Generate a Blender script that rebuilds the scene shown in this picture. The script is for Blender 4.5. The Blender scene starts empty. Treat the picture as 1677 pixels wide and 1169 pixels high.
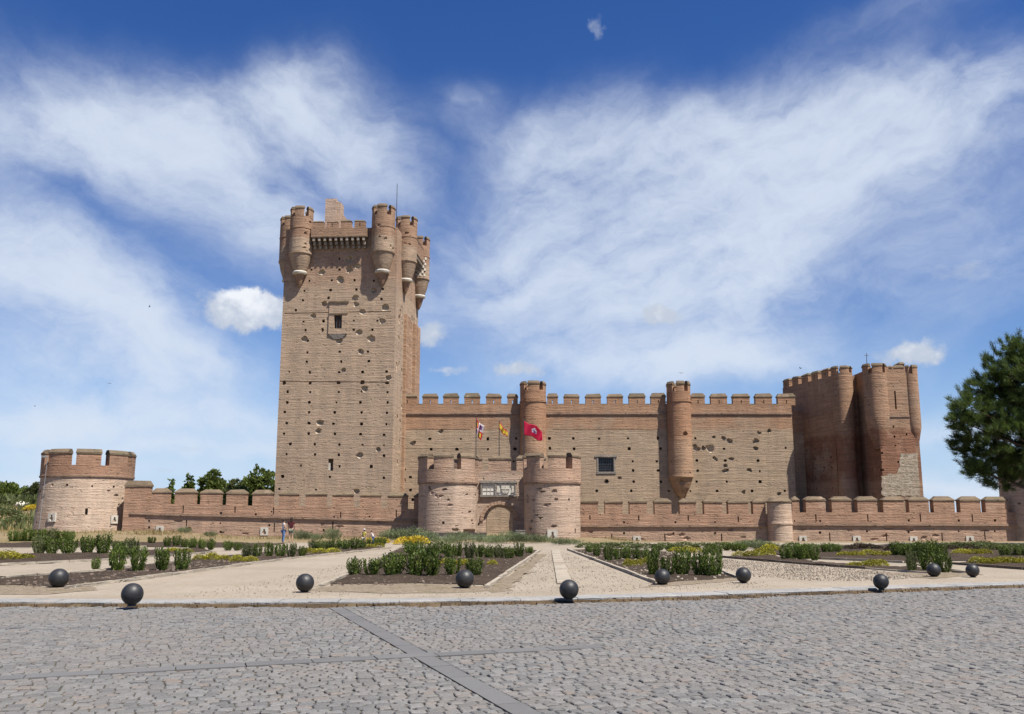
import bpy, bmesh, math, random
from mathutils import Vector, Matrix, noise, Quaternion
random.seed(7)
PI = math.pi
R = math.radians
scene = bpy.context.scene
COL = scene.collection

# ------------------------------------------------------------------ camera model (photograph measured in 1677x1169)
F, CX, CY, HOR, EYE = 1500.0, 838.5, 584.5, 847.0, 1.75
PITCH = math.atan((HOR - CY) / F)
CAM = Vector((0, 0, EYE))
def ray(px, py):
    x, y = (px - CX) / F, (CY - py) / F
    return Vector((x, math.cos(PITCH) - y * math.sin(PITCH), math.sin(PITCH) + y * math.cos(PITCH)))
def P(px, py, Y):
    d = ray(px, py); return CAM + d * (Y / d.y)
def G(px, py, z=0.0):
    d = ray(px, py); return CAM + d * ((z - EYE) / d.z)
def hit(px, py, p0, n):
    d = ray(px, py); return CAM + d * ((p0 - CAM).dot(n) / d.dot(n))
def X(px, py, Y): return P(px, py, Y).x
def Z(py, Y, px=838): return P(px, py, Y).z

# ------------------------------------------------------------------ mesh building
class MB:
    def __init__(s): s.v = []; s.f = []; s.m = []
    def add(s, vs, fs, m=0):
        o = len(s.v); s.v += [tuple(q) for q in vs]
        for f in fs: s.f.append([i + o for i in f]); s.m.append(m)
    def hexa(s, v8, m=0):   # bottom 4 ccw, top 4 ccw
        s.add(v8, [(3,2,1,0),(4,5,6,7),(0,1,5,4),(1,2,6,5),(2,3,7,6),(3,0,4,7)], m)
    def box(s, x0, x1, y0, y1, z0, z1, m=0):
        s.hexa([(x0,y0,z0),(x1,y0,z0),(x1,y1,z0),(x0,y1,z0),(x0,y0,z1),(x1,y0,z1),(x1,y1,z1),(x0,y1,z1)], m)
    def obox(s, c, u, w, hx, hy, z0, z1, m=0):   # oriented box: centre c, unit plan vectors u and w, half sizes
        c = Vector(c); u = Vector(u); w = Vector(w)
        pl = [c - u*hx - w*hy, c + u*hx - w*hy, c + u*hx + w*hy, c - u*hx + w*hy]
        s.hexa([(p.x,p.y,z0) for p in pl] + [(p.x,p.y,z1) for p in pl], m)
    def prism(s, poly, z0, z1, m=0):
        n = len(poly)
        vs = [(p[0],p[1],z0) for p in poly] + [(p[0],p[1],z1) for p in poly]
        fs = [tuple(range(n-1,-1,-1)), tuple(range(n,2*n))] + [(i,(i+1)%n,n+(i+1)%n,n+i) for i in range(n)]
        s.add(vs, fs, m)
    def lathe(s, cx, cy, prof, seg=40, m=0, jit=0):
        vs = []; fs = []; k = len(prof)
        for (r, z) in prof:
            for i in range(seg):
                a = 2*PI*i/seg; q = 1 + (.016*noise.noise(Vector((math.cos(a)*r*1.3 + cx, math.sin(a)*r*1.3, z*.8))) if r > .6 else 0); vs.append((cx + r*q*math.cos(a), cy + r*q*math.sin(a), z))
        for j in range(k-1):
            for i in range(seg):
                i2 = (i+1) % seg
                fs.append((j*seg+i, j*seg+i2, (j+1)*seg+i2, (j+1)*seg+i))
        fs.append(tuple(range(seg-1,-1,-1))); fs.append(tuple((k-1)*seg+i for i in range(seg)))
        s.add(vs, fs, m)
    def ring(s, cx, cy, r0, r1, z0, z1, a0=0, a1=2*PI, seg=32, m=0, cham=0):
        full = abs(a1-a0-2*PI) < 1e-6
        n = seg if full else seg+1
        vs = []
        prof = [(r1,z0),(r1,z1),(r0,z1),(r0,z0)] if not cham else [(r1,z0),(r1,z0+(z1-z0)*.35),(r1-cham,z1),(r0+cham,z1),(r0,z0+(z1-z0)*.35),(r0,z0)]
        k = len(prof)
        for i in range(n):
            a = a0 + (a1-a0)*i/seg
            for (r,z) in prof: vs.append((cx+r*math.cos(a), cy+r*math.sin(a), z))
        fs = []
        for i in range(seg):
            i2 = (i+1) % n
            for j in range(k):
                j2 = (j+1) % k
                fs.append((i*k+j, i2*k+j, i2*k+j2, i*k+j2))
        if not full:
            fs.append(tuple(range(k-1,-1,-1))); fs.append(tuple((n-1)*k+j for j in range(k)))
        s.add(vs, fs, m)
    def tube(s, p, q, r0, r1=None, seg=8, m=0):
        p = Vector(p); q = Vector(q); r1 = r0 if r1 is None else r1
        d = (q-p).normalized(); a = d.orthogonal().normalized(); b = d.cross(a)
        vs = [p + (a*math.cos(2*PI*i/seg) + b*math.sin(2*PI*i/seg))*r0 for i in range(seg)]
        vs += [q + (a*math.cos(2*PI*i/seg) + b*math.sin(2*PI*i/seg))*r1 for i in range(seg)]
        s.add(vs, [(i,(i+1)%seg,seg+(i+1)%seg,seg+i) for i in range(seg)] + [tuple(range(seg-1,-1,-1)), tuple(range(seg,2*seg))], m)
    def build(s, name, mats, parent=None, local=False, smooth=False):
        me = bpy.data.meshes.new(name)
        off = Vector((0,0,0))
        if parent is not None and not local: off = wloc(parent)
        me.from_pydata([Vector(v) - off for v in s.v], [], s.f)
        if not isinstance(mats, (list, tuple)): mats = [mats]
        for mt in mats: me.materials.append(mt)
        if len(mats) > 1: me.polygons.foreach_set('material_index', s.m)
        bm = bmesh.new(); bm.from_mesh(me); bmesh.ops.recalc_face_normals(bm, faces=bm.faces) if len(s.f) < 20000 else None
        if smooth:
            for f in bm.faces: f.smooth = True
        if smooth == 'auto':
            for e in bm.edges:
                if len(e.link_faces) == 2 and e.calc_face_angle(0) > R(32): e.smooth = False
        bm.to_mesh(me); bm.free()
        return link(name, me, parent)
def link(name, me, parent=None):
    o = bpy.data.objects.new(name, me); COL.objects.link(o)
    if parent is not None: o.parent = parent
    return o
def wloc(o):
    v = Vector((0,0,0))
    while o is not None: v += o.location; o = o.parent
    return v
def thing(name, label, cat, loc=(0,0,0), group=None, rz=0):
    o = bpy.data.objects.new(name, None); COL.objects.link(o); o.location = loc; o.rotation_euler[2] = rz
    o.empty_display_size = .3
    return tag(o, label, cat, group)
def tag(o, label, cat, group=None):
    o['label'] = label; o['category'] = cat
    if group: o['group'] = group
    return o
def structure(o): o['kind'] = 'structure'; return o
def copy_tree(o, parent=None):
    c = o.copy(); COL.objects.link(c)
    if parent is not None: c.parent = parent
    for ch in list(o.children): copy_tree(ch, c)
    return c
def cut(obj, cutter_mb, mat=None):
    me = bpy.data.meshes.new('cutter'); off = wloc(obj)
    me.from_pydata([Vector(v) - off for v in cutter_mb.v], [], cutter_mb.f)
    bm = bmesh.new(); bm.from_mesh(me); bmesh.ops.recalc_face_normals(bm, faces=bm.faces); bm.to_mesh(me); bm.free()
    if mat: me.materials.append(mat)
    c = bpy.data.objects.new('cutter', me); COL.objects.link(c); c.parent = obj.parent
    if obj.parent is None: c.location = obj.location
    md = obj.modifiers.new('b', 'BOOLEAN'); md.object = c; md.operation = 'DIFFERENCE'; md.solver = 'EXACT'; md.use_self = True
    if mat: md.material_mode = 'TRANSFER'
    dg = bpy.context.evaluated_depsgraph_get(); dg.update()
    new = bpy.data.meshes.new_from_object(obj.evaluated_get(dg))
    obj.modifiers.clear(); obj.data = new
    bpy.data.objects.remove(c)

# ------------------------------------------------------------------ materials
class NT:
    def __init__(s, tree): s.t = tree; s.n = tree.nodes; s.l = tree.links
    def new(s, typ, **kw):
        n = s.n.new(typ)
        for k, v in kw.items(): setattr(n, k, v)
        return n
    def put(s, sock, val):
        if isinstance(val, bpy.types.NodeSocket): s.l.new(val, sock)
        else: sock.default_value = val
    def math(s, op, a, b=0.0, c=0.0, clamp=False):
        n = s.new('ShaderNodeMath', operation=op, use_clamp=clamp)
        s.put(n.inputs[0], a); s.put(n.inputs[1], b); s.put(n.inputs[2], c); return n.outputs[0]
    def noise(s, vec, scale, detail=3.0, rough=.55, dist=0.0):
        n = s.new('ShaderNodeTexNoise'); s.put(n.inputs['Vector'], vec)
        n.inputs['Scale'].default_value = scale; n.inputs['Detail'].default_value = detail
        n.inputs['Roughness'].default_value = rough; n.inputs['Distortion'].default_value = dist
        return n.outputs['Fac']
    def scale(s, vec, sc, rot=(0,0,0)):
        n = s.new('ShaderNodeMapping'); s.put(n.inputs['Vector'], vec); n.inputs['Scale'].default_value = sc; n.inputs['Rotation'].default_value = rot
        return n.outputs[0]
    def mix(s, fac, a, b, mode='MIX'):
        n = s.new('ShaderNodeMix', data_type='RGBA', blend_type=mode)
        s.put(n.inputs[0], fac); s.put(n.inputs[6], a if not isinstance(a, tuple) else (*a, 1) if len(a) == 3 else a)
        s.put(n.inputs[7], b if not isinstance(b, tuple) else (*b, 1) if len(b) == 3 else b); return n.outputs[2]
    def rng(s, v, a, b, c=0.0, d=1.0, smooth=False):
        n = s.new('ShaderNodeMapRange', clamp=True, interpolation_type='SMOOTHSTEP' if smooth else 'LINEAR')
        s.put(n.inputs[0], v); n.inputs[1].default_value = a; n.inputs[2].default_value = b; n.inputs[3].default_value = c; n.inputs[4].default_value = d
        return n.outputs[0]
def base_mat(name, rough=.9, spec=.2):
    m = bpy.data.materials.new(name); m.use_nodes = True
    t = NT(m.node_tree); b = m.node_tree.nodes['Principled BSDF']
    b.inputs['Roughness'].default_value = rough; b.inputs['Specular IOR Level'].default_value = spec
    return m, t, b
def dim(t, col, k=.655):
    n = t.new('ShaderNodeVectorMath', operation='SCALE'); t.l.new(col, n.inputs[0]); n.inputs[3].default_value = k; return n.outputs[0]
def bump(t, b, h, strength=.5, dist=.05):
    n = t.new('ShaderNodeBump'); n.inputs['Strength'].default_value = strength; n.inputs['Distance'].default_value = dist
    t.put(n.inputs['Height'], h); t.l.new(n.outputs[0], b.inputs['Normal'])
def mul(c, k): return tuple(min(1, q*k) for q in c)
def masonry(name, lo, hi=None, split=0.0, soft=.5, wob=1.0, streak=.30, patch=None, scale=1.0, band=None, rubble=0.0):
    """weathered brick / tapial: courses, bed joints, blotches; colour hi above world height split; patch = another brick colour in blotches"""
    m, t, b = base_mat(name)
    pos = t.new('ShaderNodeNewGeometry').outputs['Position']
    sep = t.new('ShaderNodeSeparateXYZ'); t.l.new(pos, sep.inputs[0]); z = sep.outputs[2]
    big = t.noise(pos, .22*scale, 4, .6)
    med = t.noise(pos, 1.1*scale, 4, .65)
    course = t.noise(t.scale(pos, (.22,.22,5.5)), 1.0, 3, .6)
    course2 = t.noise(t.scale(pos, (.9,.9,11.0)), 1.0, 2, .6)
    fine = t.noise(pos, 7.0, 3, .7)
    drip = t.noise(t.scale(pos, (1.3,1.3,.12)), 1.0, 3, .6)
    col = lo
    if hi is not None:
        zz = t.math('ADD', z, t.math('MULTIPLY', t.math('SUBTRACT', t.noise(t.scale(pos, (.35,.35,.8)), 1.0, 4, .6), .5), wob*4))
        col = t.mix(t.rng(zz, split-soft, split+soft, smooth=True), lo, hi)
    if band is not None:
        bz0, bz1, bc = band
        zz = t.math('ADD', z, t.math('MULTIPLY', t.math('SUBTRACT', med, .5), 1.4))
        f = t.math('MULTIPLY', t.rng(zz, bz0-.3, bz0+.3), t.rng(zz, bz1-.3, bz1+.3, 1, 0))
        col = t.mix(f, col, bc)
    if patch is not None:
        col = t.mix(t.rng(big, .52, .68, 0, .8, True), col, patch)
    bri = t.new('ShaderNodeVectorMath', operation='SCALE')
    k = t.math('ADD', .52, t.math('MULTIPLY', med, .64))
    k = t.math('ADD', k, t.math('MULTIPLY', t.math('SUBTRACT', course, .5), streak*2.4))
    k = t.math('ADD', k, t.math('MULTIPLY', t.math('SUBTRACT', course2, .5), streak*1.6))
    k = t.math('ADD', k, t.math('MULTIPLY', t.math('SUBTRACT', fine, .5), .5))
    k = t.math('ADD', k, t.math('MULTIPLY', t.math('SUBTRACT', drip, .5), .55))
    k = t.math('MULTIPLY', t.math('ADD', k, .15), .69)
    # narrow eroded bed joints / lift lines
    lift = t.math('ABSOLUTE', t.math('SUBTRACT', t.math('FRACT', t.math('ADD', t.math('MULTIPLY', z, .95), t.math('MULTIPLY', big, .25))), .5))
    k = t.math('MULTIPLY', k, t.math('SUBTRACT', 1.0, t.math('MULTIPLY', t.rng(lift, 0, .035, 1, 0), t.rng(med, .42, .6, 0, .28))))
    # pits
    pit = t.rng(t.noise(t.scale(pos, (1,1,1.8)), 2.6, 2, .5), .64, .72, 0, 1)
    k = t.math('MULTIPLY', k, t.math('SUBTRACT', 1.0, t.math('MULTIPLY', pit, .22)))
    if isinstance(col, tuple):
        c0 = t.new('ShaderNodeRGB'); c0.outputs[0].default_value = (*col, 1); col = c0.outputs[0]
    t.l.new(col, bri.inputs[0]); t.put(bri.inputs[3], k)
    pale = t.noise(pos, .55*scale, 6, .7)
    br2 = t.mix(t.rng(pale, .60, .70, 0, .34), bri.outputs[0], (.42,.345,.265))
    bri = br2.node; bri_out = br2
    out = t.mix(t.rng(med, .45, .75, 0, .22), bri_out, t.mix(1.0, bri_out, (1.06,.84,.72), 'MULTIPLY'))
    if rubble > 0:
        vo = t.new('ShaderNodeTexVoronoi', feature='DISTANCE_TO_EDGE'); t.put(vo.inputs['Vector'], t.scale(pos, (1,1,1.5))); vo.inputs['Scale'].default_value = 1.9
        out = t.mix(t.rng(vo.outputs[0], 0, .09, rubble, 0), out, (.5,.44,.36))
    t.l.new(out, b.inputs['Base Color'])
    h = t.math('ADD', t.math('MULTIPLY', course, .6), t.math('ADD', t.math('MULTIPLY', fine, .5), t.math('MULTIPLY', course2, .6)))
    h = t.math('SUBTRACT', h, t.math('MULTIPLY', pit, .8))
    bump(t, b, h, .75, .09)
    return m
def simple(name, c, rough=.8, var=.25, sc=6.0, spec=.25, bmp=.0, metal=0, c2=None):
    m, t, b = base_mat(name, rough, spec); b.inputs['Metallic'].default_value = metal
    pos = t.new('ShaderNodeTexCoord').outputs['Object']; c = mul(c, .74)
    n = t.noise(pos, sc, 4, .6)
    t.l.new(t.mix(t.rng(n, .3, .7), mul(c, 1-var), c2 or mul(c, 1+var)), b.inputs['Base Color'])
    if bmp: bump(t, b, t.noise(pos, sc*3, 3, .6), bmp, .03)
    return m
def leafmat(name, a, b_, c, trans=.25, rough=.55):
    m, t, b = base_mat(name, rough, .25)
    g = t.new('ShaderNodeNewGeometry'); oi = t.new('ShaderNodeObjectInfo')
    r = g.outputs['Random Per Island']
    col = t.mix(t.rng(r, 0, .7), a, b_); col = t.mix(t.rng(r, .78, 1.0, 0, 1), col, c)
    pos = g.outputs['Position']
    nb = t.rng(t.noise(pos, .9, 2, .5), .3, .7, .72, 1.25)
    vm = t.new('ShaderNodeVectorMath', operation='SCALE'); t.l.new(col, vm.inputs[0])
    t.put(vm.inputs[3], t.math('MULTIPLY', nb, t.rng(oi.outputs['Random'], 0, 1, .82, 1.15)))
    t.l.new(vm.outputs[0], b.inputs['Base Color'])
    tr = t.new('ShaderNodeBsdfTranslucent'); t.l.new(vm.outputs[0], tr.inputs[0])
    ms = t.new('ShaderNodeMixShader'); ms.inputs[0].default_value = trans
    t.l.new(b.outputs[0], ms.inputs[1]); t.l.new(tr.outputs[0], ms.inputs[2])
    t.l.new(ms.outputs[0], m.node_tree.nodes['Material Output'].inputs['Surface'])
    return m
TAN = (.485,.362,.255); RED = (.37,.215,.135); PINK = (.50,.325,.235); DRED = (.33,.165,.10)
M = {}
M['keep'] = masonry('keep_masonry', TAN, (.43,.29,.20), 26.4, .9, .7, .20, patch=(.445,.325,.23))
M['keep_side'] = masonry('keep_flank_brick', (.47,.30,.19), patch=(.36,.19,.105), streak=.5, scale=2.2)
M['keep_top'] = masonry('keep_parapet_brick', (.39,.25,.165), patch=(.36,.22,.14), streak=.3)
M['bart'] = masonry('bartizan_brick', (.44,.325,.23), (.37,.235,.155), 31.3, .15, .1, .3, band=(24.0, 27.6, (.35,.225,.15)))
M['stone_white'] = simple('pale_limestone', (.62,.58,.5), .85, .18, 2.5, bmp=.4)
M['curtain'] = masonry('curtain_wall_masonry', (.45,.34,.235), (.43,.265,.165), 11.2, .22, .12, .30, patch=(.42,.305,.21))
M['curtain_top'] = masonry('curtain_parapet_brick', (.41,.245,.15), streak=.28)
M['turret'] = masonry('turret_brick', (.45,.29,.185), (.41,.235,.14), 9.9, .5, .4, .3)
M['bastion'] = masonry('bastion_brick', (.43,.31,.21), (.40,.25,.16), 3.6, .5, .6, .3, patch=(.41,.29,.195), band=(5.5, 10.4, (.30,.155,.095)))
M['rubble'] = masonry('bastion_stone_patch', (.42,.34,.24), patch=(.36,.26,.18), streak=.3, rubble=.6, scale=2)
M['crater'] = masonry('exposed_wall_core', (.56,.46,.34), patch=(.42,.31,.21), streak=.15, scale=2)
M['barbican'] = masonry('barbican_brick', (.48,.325,.23), patch=(.50,.365,.265), streak=.25)
M['barbican_red'] = masonry('barbican_parapet_brick', (.44,.275,.185), patch=(.43,.285,.2), streak=.25)
M['gate'] = masonry('gate_tower_masonry', (.55,.41,.31), patch=(.58,.45,.345), streak=.24)
M['corner'] = masonry('corner_tower_masonry', (.58,.445,.335), patch=(.50,.345,.245), streak=.24)
M['corner_red'] = masonry('corner_tower_brick', (.38,.225,.148), streak=.3, patch=(.37,.24,.165))
M['cap'] = masonry('weathered_coping', (.22,.165,.11), patch=(.165,.14,.09), streak=.14)
M['cornice'] = masonry('cornice_brick', (.36,.245,.175), streak=.15)
M['frame_stone'] = masonry('grey_frame_stone', (.30,.27,.235), streak=.1)
M['dark'] = simple('near_black', (.012,.011,.01), .95, .1)
M['iron'] = simple('dark_iron', (.05,.05,.055), .5, .2, 12, .5, .1)
M['wood'] = simple('brown_timber', (.16,.09,.05), .8, .3, 9, bmp=.3)
M['bark'] = simple('bark', (.12,.08,.055), .95, .4, 8, bmp=.8)
M['leaf_dark'] = leafmat('shrub_leaf', (.045,.072,.012), (.095,.135,.022), (.18,.205,.045))
M['leaf_yellow'] = leafmat('yellow_leaf', (.17,.17,.02), (.36,.31,.03), (.10,.15,.03))
M['leaf_flower'] = leafmat('yellow_bloom', (.42,.30,.02), (.55,.40,.03), (.14,.17,.04))
M['leaf_grey'] = leafmat('feathery_leaf', (.10,.13,.055), (.16,.19,.09), (.22,.23,.13), .3)
M['leaf_red'] = leafmat('reddish_leaf', (.045,.035,.02), (.08,.055,.035), (.05,.07,.02))
M['leaf_tree'] = leafmat('tree_leaf', (.065,.095,.02), (.12,.155,.035), (.17,.20,.05), .35)
M['leaf_olive'] = leafmat('olive_leaf', (.07,.085,.03), (.11,.13,.045), (.15,.16,.07), .35)
M['needle'] = leafmat('pine_needle', (.036,.062,.016), (.085,.125,.028), (.15,.18,.04), .35)
M['drygrass'] = leafmat('dry_grass', (.26,.19,.08), (.36,.28,.13), (.16,.17,.06), .3)
# ------------------------------------------------------------------ masonry helpers
def wall_dir(A, B):
    d = Vector((B[0]-A[0], B[1]-A[1], 0)); L = d.length; d.normalize()
    n = Vector((d.y, -d.x, 0))                       # to the right of A->B : towards the camera for left-to-right walls
    return d, n, L
def seg(mb, A, B, o0, o1, zA0, zA1, zB0=None, zB1=None, m=0):
    """block along A->B from offset o0 (back) to o1 (front)"""
    zB0 = zA0 if zB0 is None else zB0; zB1 = zA1 if zB1 is None else zB1
    d, n, L = wall_dir(A, B); A = Vector((A[0],A[1],0)); B = Vector((B[0],B[1],0))
    q = [A+n*o1, B+n*o1, B+n*o0, A+n*o0]; z0 = [zA0,zB0,zB0,zA0]; z1 = [zA1,zB1,zB1,zA1]
    mb.hexa([(p.x,p.y,z) for p,z in zip(q,z0)] + [(p.x,p.y,z) for p,z in zip(q,z1)], m)
def slit_block(mb, A, B, o0, o1, z0, z1, slit=None, m=0):
    """block with a see-through loophole (slit = (width, bottom, top))"""
    if not slit: return seg(mb, A, B, o0, o1, z0, z1, m=m)
    d, n, L = wall_dir(A, B); A3 = Vector((A[0],A[1],0)); w, b, t_ = slit; c = L*.5
    xs = [0, c-w/2, c+w/2, L]; zs = [z0, b, t_, z1]
    def pt(x, o, z): q = A3 + d*x + n*o; return (q.x,q.y,z)
    vs = []
    for o in (o1, o0):
        vs += [pt(xs[i], o, zs[j]) for j in range(4) for i in range(4)]
    fs = []
    for j in range(3):
        for i in range(3):
            if i == 1 and j == 1: continue
            a = j*4+i; fs.append((a, a+1, a+5, a+4)); fs.append((16+a, 16+a+4, 16+a+5, 16+a+1))
    def side(ids):
        for k in range(len(ids)):
            a, b2 = ids[k], ids[(k+1) % len(ids)]; fs.append((a, b2, b2+16, a+16))
    side([0,1,2,3,7,11,15,14,13,12,8,4]); side([5,6,10,9])
    mb.add(vs, fs, m)
def hipcap(mb, A, B, o0, o1, z0, z1, over=.06, ch=.3, m=0):
    d, n, L = wall_dir(A, B); A3 = Vector((A[0],A[1],0)); B3 = Vector((B[0],B[1],0))
    zm = z0 + (z1-z0)*.28
    q = [A3-d*over+n*(o1+over), B3+d*over+n*(o1+over), B3+d*over+n*(o0-over), A3-d*over+n*(o0-over)]
    t_ = [A3+d*ch+n*(o1-ch*.6), B3-d*ch+n*(o1-ch*.6), B3-d*ch+n*(o0+ch*.6), A3+d*ch+n*(o0+ch*.6)]
    j_ = lambda k: random.uniform(-k, k)
    vs = [(p.x,p.y,z0) for p in q] + [(p.x+j_(.025),p.y+j_(.02),zm+j_(.03)) for p in q] + [(p.x+j_(.05),p.y+j_(.03),z1+j_(.045)) for p in t_]
    fs = [(3,2,1,0),(8,9,10,11)]
    for l in (0,4):
        for i in range(4): fs.append((l+i, l+(i+1)%4, l+4+(i+1)%4, l+4+i))
    mb.add(vs, fs, m)
def merlon(parent, A, B, o0, o1, z0, zc, zt, mat, capmat, slit=None, over=.06, ch=.3):
    mb = MB(); slit_block(mb, A, B, o0, o1, z0-.06, zc, slit)
    m_ = mb.build('merlon', mat, parent)
    cb = MB(); hipcap(cb, A, B, o0, o1, zc, zt, over, ch); cb.build('coping', capmat, m_)
    return m_
def round_merlons(parent, cx, cy, r0, r1, z0, zc, zt, n, gap, a_start, mat, capmat, segs=7, ch=.16, skip=()):
    for k in range(n):
        if k in skip: continue
        a0 = a_start + 2*PI*k/n + gap/2/r1; a1 = a_start + 2*PI*(k+1)/n - gap/2/r1
        mb = MB(); mb.ring(cx, cy, r0, r1+.003, z0-.06, zc, a0, a1, segs); m_ = mb.build('merlon', mat, parent)
        cb = MB(); e = .05/r1; cb.ring(cx, cy, r0-.05, r1+.055, zc, zt + random.uniform(-.03,.03), a0-e, a1+e, segs, cham=ch); cb.build('coping', capmat, m_)
def lump(mb, c, rx, ry, rz, n=2, jit=.28, m=0):
    bm = bmesh.new(); bmesh.ops.create_icosphere(bm, subdivisions=n, radius=1)
    s = random.uniform(0,100)
    vs = []
    for v in bm.verts:
        k = 1 + jit*noise.noise(v.co*1.7 + Vector((s,s,s)))
        vs.append((c[0]+v.co.x*rx*k, c[1]+v.co.y*ry*k, c[2]+v.co.z*rz*k))
    fs = [[v.index for v in f.verts] for f in bm.faces]
    bm.free(); mb.add(vs, fs, m)
def hole(mb, c, u, n, w, h, depth):
    """rough-edged putlog hole: a jittered octagon driven into the wall; n points out"""
    c = Vector(c); pts = []; sz_k = random.choice((.75,.9,1,1,1.1))
    for i in range(8):
        a = 2*PI*(i+.5)/8; k = random.uniform(.82,1.15); se = lambda q: math.copysign(abs(q)**.55, q)
        pts.append(c + u*se(math.cos(a))*w*k*sz_k*.78 + Vector((0,0,1))*se(math.sin(a))*h*k*sz_k*.78)
    vs = [p + n*.25 for p in pts] + [p - n*depth for p in pts]
    mb.add(vs, [tuple(range(8)), tuple(range(15,7,-1))] + [(i,8+i,8+(i+1)%8,(i+1)%8) for i in range(8)])
def zpts(lst, ox, oy, s): return [(ox + a[0]/s, oy + a[1]/s) + tuple(q/s for q in a[2:]) for a in lst]

# ================================================================== THE KEEP
KY = 95.0
fr = P(644.5, 650, KY); fl = P(456.5, 650, KY + .75)
A, B = Vector((fl.x, fl.y, 0)), Vector((fr.x, fr.y, 0))
kd, kn, KL = wall_dir(A, B); kback = -kn
KD = 12.4
keep = thing('keep_tower', 'tall square brick keep with round corner turrets, a window halfway up and rows of holes', 'tower', (A.x, A.y, -2))
ztop = Z(392, KY)          # foot of the parapet
mb = MB()
C_, D_ = B + kback*KD + kd*.35, A + kback*KD
mb.prism([A, B, C_, D_], -2, Z(372, KY))
body = mb.build('masonry_body', M['keep'], keep)
hs = MB(); cr = MB()
H2 = [(160,252),(283,254),(458,254),(598,252),(742,250),(150,370),(284,372),(456,372),(592,368),(748,372),(148,434),(279,434),(441,434),(585,435),(748,434),
 (132,492),(278,494),(432,494),(592,494),(744,496),(144,558),(278,558),(424,562),(592,564),(740,564),(128,621),(276,620),(432,622),(586,624),(726,628),
 (166,682),(312,685),(460,686),(598,688),(726,690),(143,744),(313,746),(456,748),(726,752),(230,812),(460,816),(650,818),(120,876),(403,880),(726,886),
 (100,952),(320,956),(268,135),(462,131),(630,131),(264,190),(470,190),(635,187),(270,64),(360,3)]
H1 = [(297,862),(485,845),(876,852),(245,935),(308,792),(500,785),(690,782),(885,778),(345,718),(510,714),(677,714),(820,718),(300,1018),(448,1014),(672,1012),
 (845,1012),(317,1080),(442,1078),(672,1078),(808,1078),(566,556),(566,636),(360,636)]
for (px, py) in zpts(H2, 430, 540, 3.653) + zpts(H1, 430, 300, 4.497):
    hole(hs, hit(px, py, A, kn), kd, kn, random.uniform(.15,.22), random.uniform(.16,.22), .9)
for (px, py) in zpts([(130,318),(285,318),(455,316),(598,314),(746,316)], 430, 540, 3.653):
    hole(hs, hit(px, py, A, kn), kd, kn, .3, .24, .5)
for (a, b_) in [((455,624),(638,626)), ((466,513),(538,512)), ((571,511),(640,510))]:
    p, q = hit(*a, A, kn), hit(*b_, A, kn); seg(hs, p, q, -.14, .3, p.z-.045, p.z+.05, q.z-.045, q.z+.05)
p = hit(541.5, 761, A, kn); hs.obox(p - kn*.1, kd, kn, .27, .6, p.z-.62, p.z+.62)
K2 = [(345,555,16),(333,605,14),(485,240,12),(588,130,14),(650,52,18),(692,716,12),(583,750,16),(755,285,14),(562,965,13),(575,15,14),(460,68,14),(610,350,15),(250,50,12)]
K1 = [(640,560,24),(700,610,20),(640,632,20),(435,655,18),(572,712,24),(818,790,18),(680,845,20),(690,890,16),(455,888,18),(905,915,22),(735,945,18),(375,975,16),(882,1015,18),(712,1095,18),(800,1145,22),(310,1145,18),(560,1160,16)]
for (px, py, r) in zpts(K2, 430, 540, 3.653) + zpts(K1, 430, 300, 4.497):
    c = hit(px, py, A, kn); rr = r/1500*KY*1.5
    for k in range(2):
        c2 = c + kd*random.uniform(-.25,.25)*rr*k + Vector((0,0,random.uniform(-.5,.5)*rr*k))
        lump(cr, c2, rr*(1-.3*k), .3, rr*(.8-.2*k), 2, .5)
cut(body, cr, M['crater']); cut(body, hs)
# right flank: worn pilaster strips running up the side
mb = MB()
fB = B + kback*5.6
rd, rn, rL = wall_dir(B, C_)
for (s0, s1, o) in [(4.4, 6.0, .30), (6.3, 8.4, .12), (9.4, 12.35, .34)]:
    p, q = B + rd*s0, B + rd*s1; seg(mb, p, q, -.2, o, -2, Z(500, KY))
mb.build('side_pilaster', M['keep_side'], keep)
cr = MB()
pil = keep.children[-1]
for k in range(60):
    s = random.uniform(.5, 12); z = random.uniform(5, 25); c = B + rd*s; lump(cr, (c.x + .1, c.y, z), .35, random.uniform(.2,.45), random.uniform(.25,.7), 1, .5)
cut(body, cr)
# window bay
wc = hit(554, 523, A, kn)
bay = MB(); sx = 15.5/1500*KY*1.02
def kz(py): return hit(554, py, A, kn).z
slit_block(bay, wc - kd*sx, wc + kd*sx, -.05, .14, kz(547), kz(514.5), (.86, kz(538), kz(516)))
slit_block(bay, wc - kd*(sx*.98), wc + kd*sx*1.02, -.05, .10, kz(514.5), kz(496))
bayo = bay.build('window_bay', M['keep'], keep)
mbx = MB(); z0, z1 = kz(559.5-6), kz(547)
q = [wc - kd*sx*.92, wc + kd*sx*.92]
mbx.hexa([tuple(wc - kd*.45 + kn*.05)[:2] + (kz(555),), tuple(wc + kd*.45 + kn*.05)[:2] + (kz(555),), tuple(wc + kd*.45 - kn*.05)[:2] + (kz(555),), tuple(wc - kd*.45 - kn*.05)[:2] + (kz(555),)] +
         [tuple(wc + kd*a + kn*o)[:2] + (z1,) for a, o in ((-sx*.93,.135),(sx*.93,.135),(sx*.93,-.05),(-sx*.93,-.05))])
mbx.build('corbel', M['frame_stone'], bayo)
mbx = MB(); seg(mbx, wc - kd*sx*1.08, wc + kd*sx*1.08, -.05, .2, kz(496), kz(493.5)); mbx.build('drip_moulding', M['cap'], bayo)
mbx = MB(); seg(mbx, wc - kd*sx*1.02, wc + kd*sx*1.02, .05, .19, kz(515), kz(513)); mbx.build('window_lintel', M['cap'], bayo)
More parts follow.
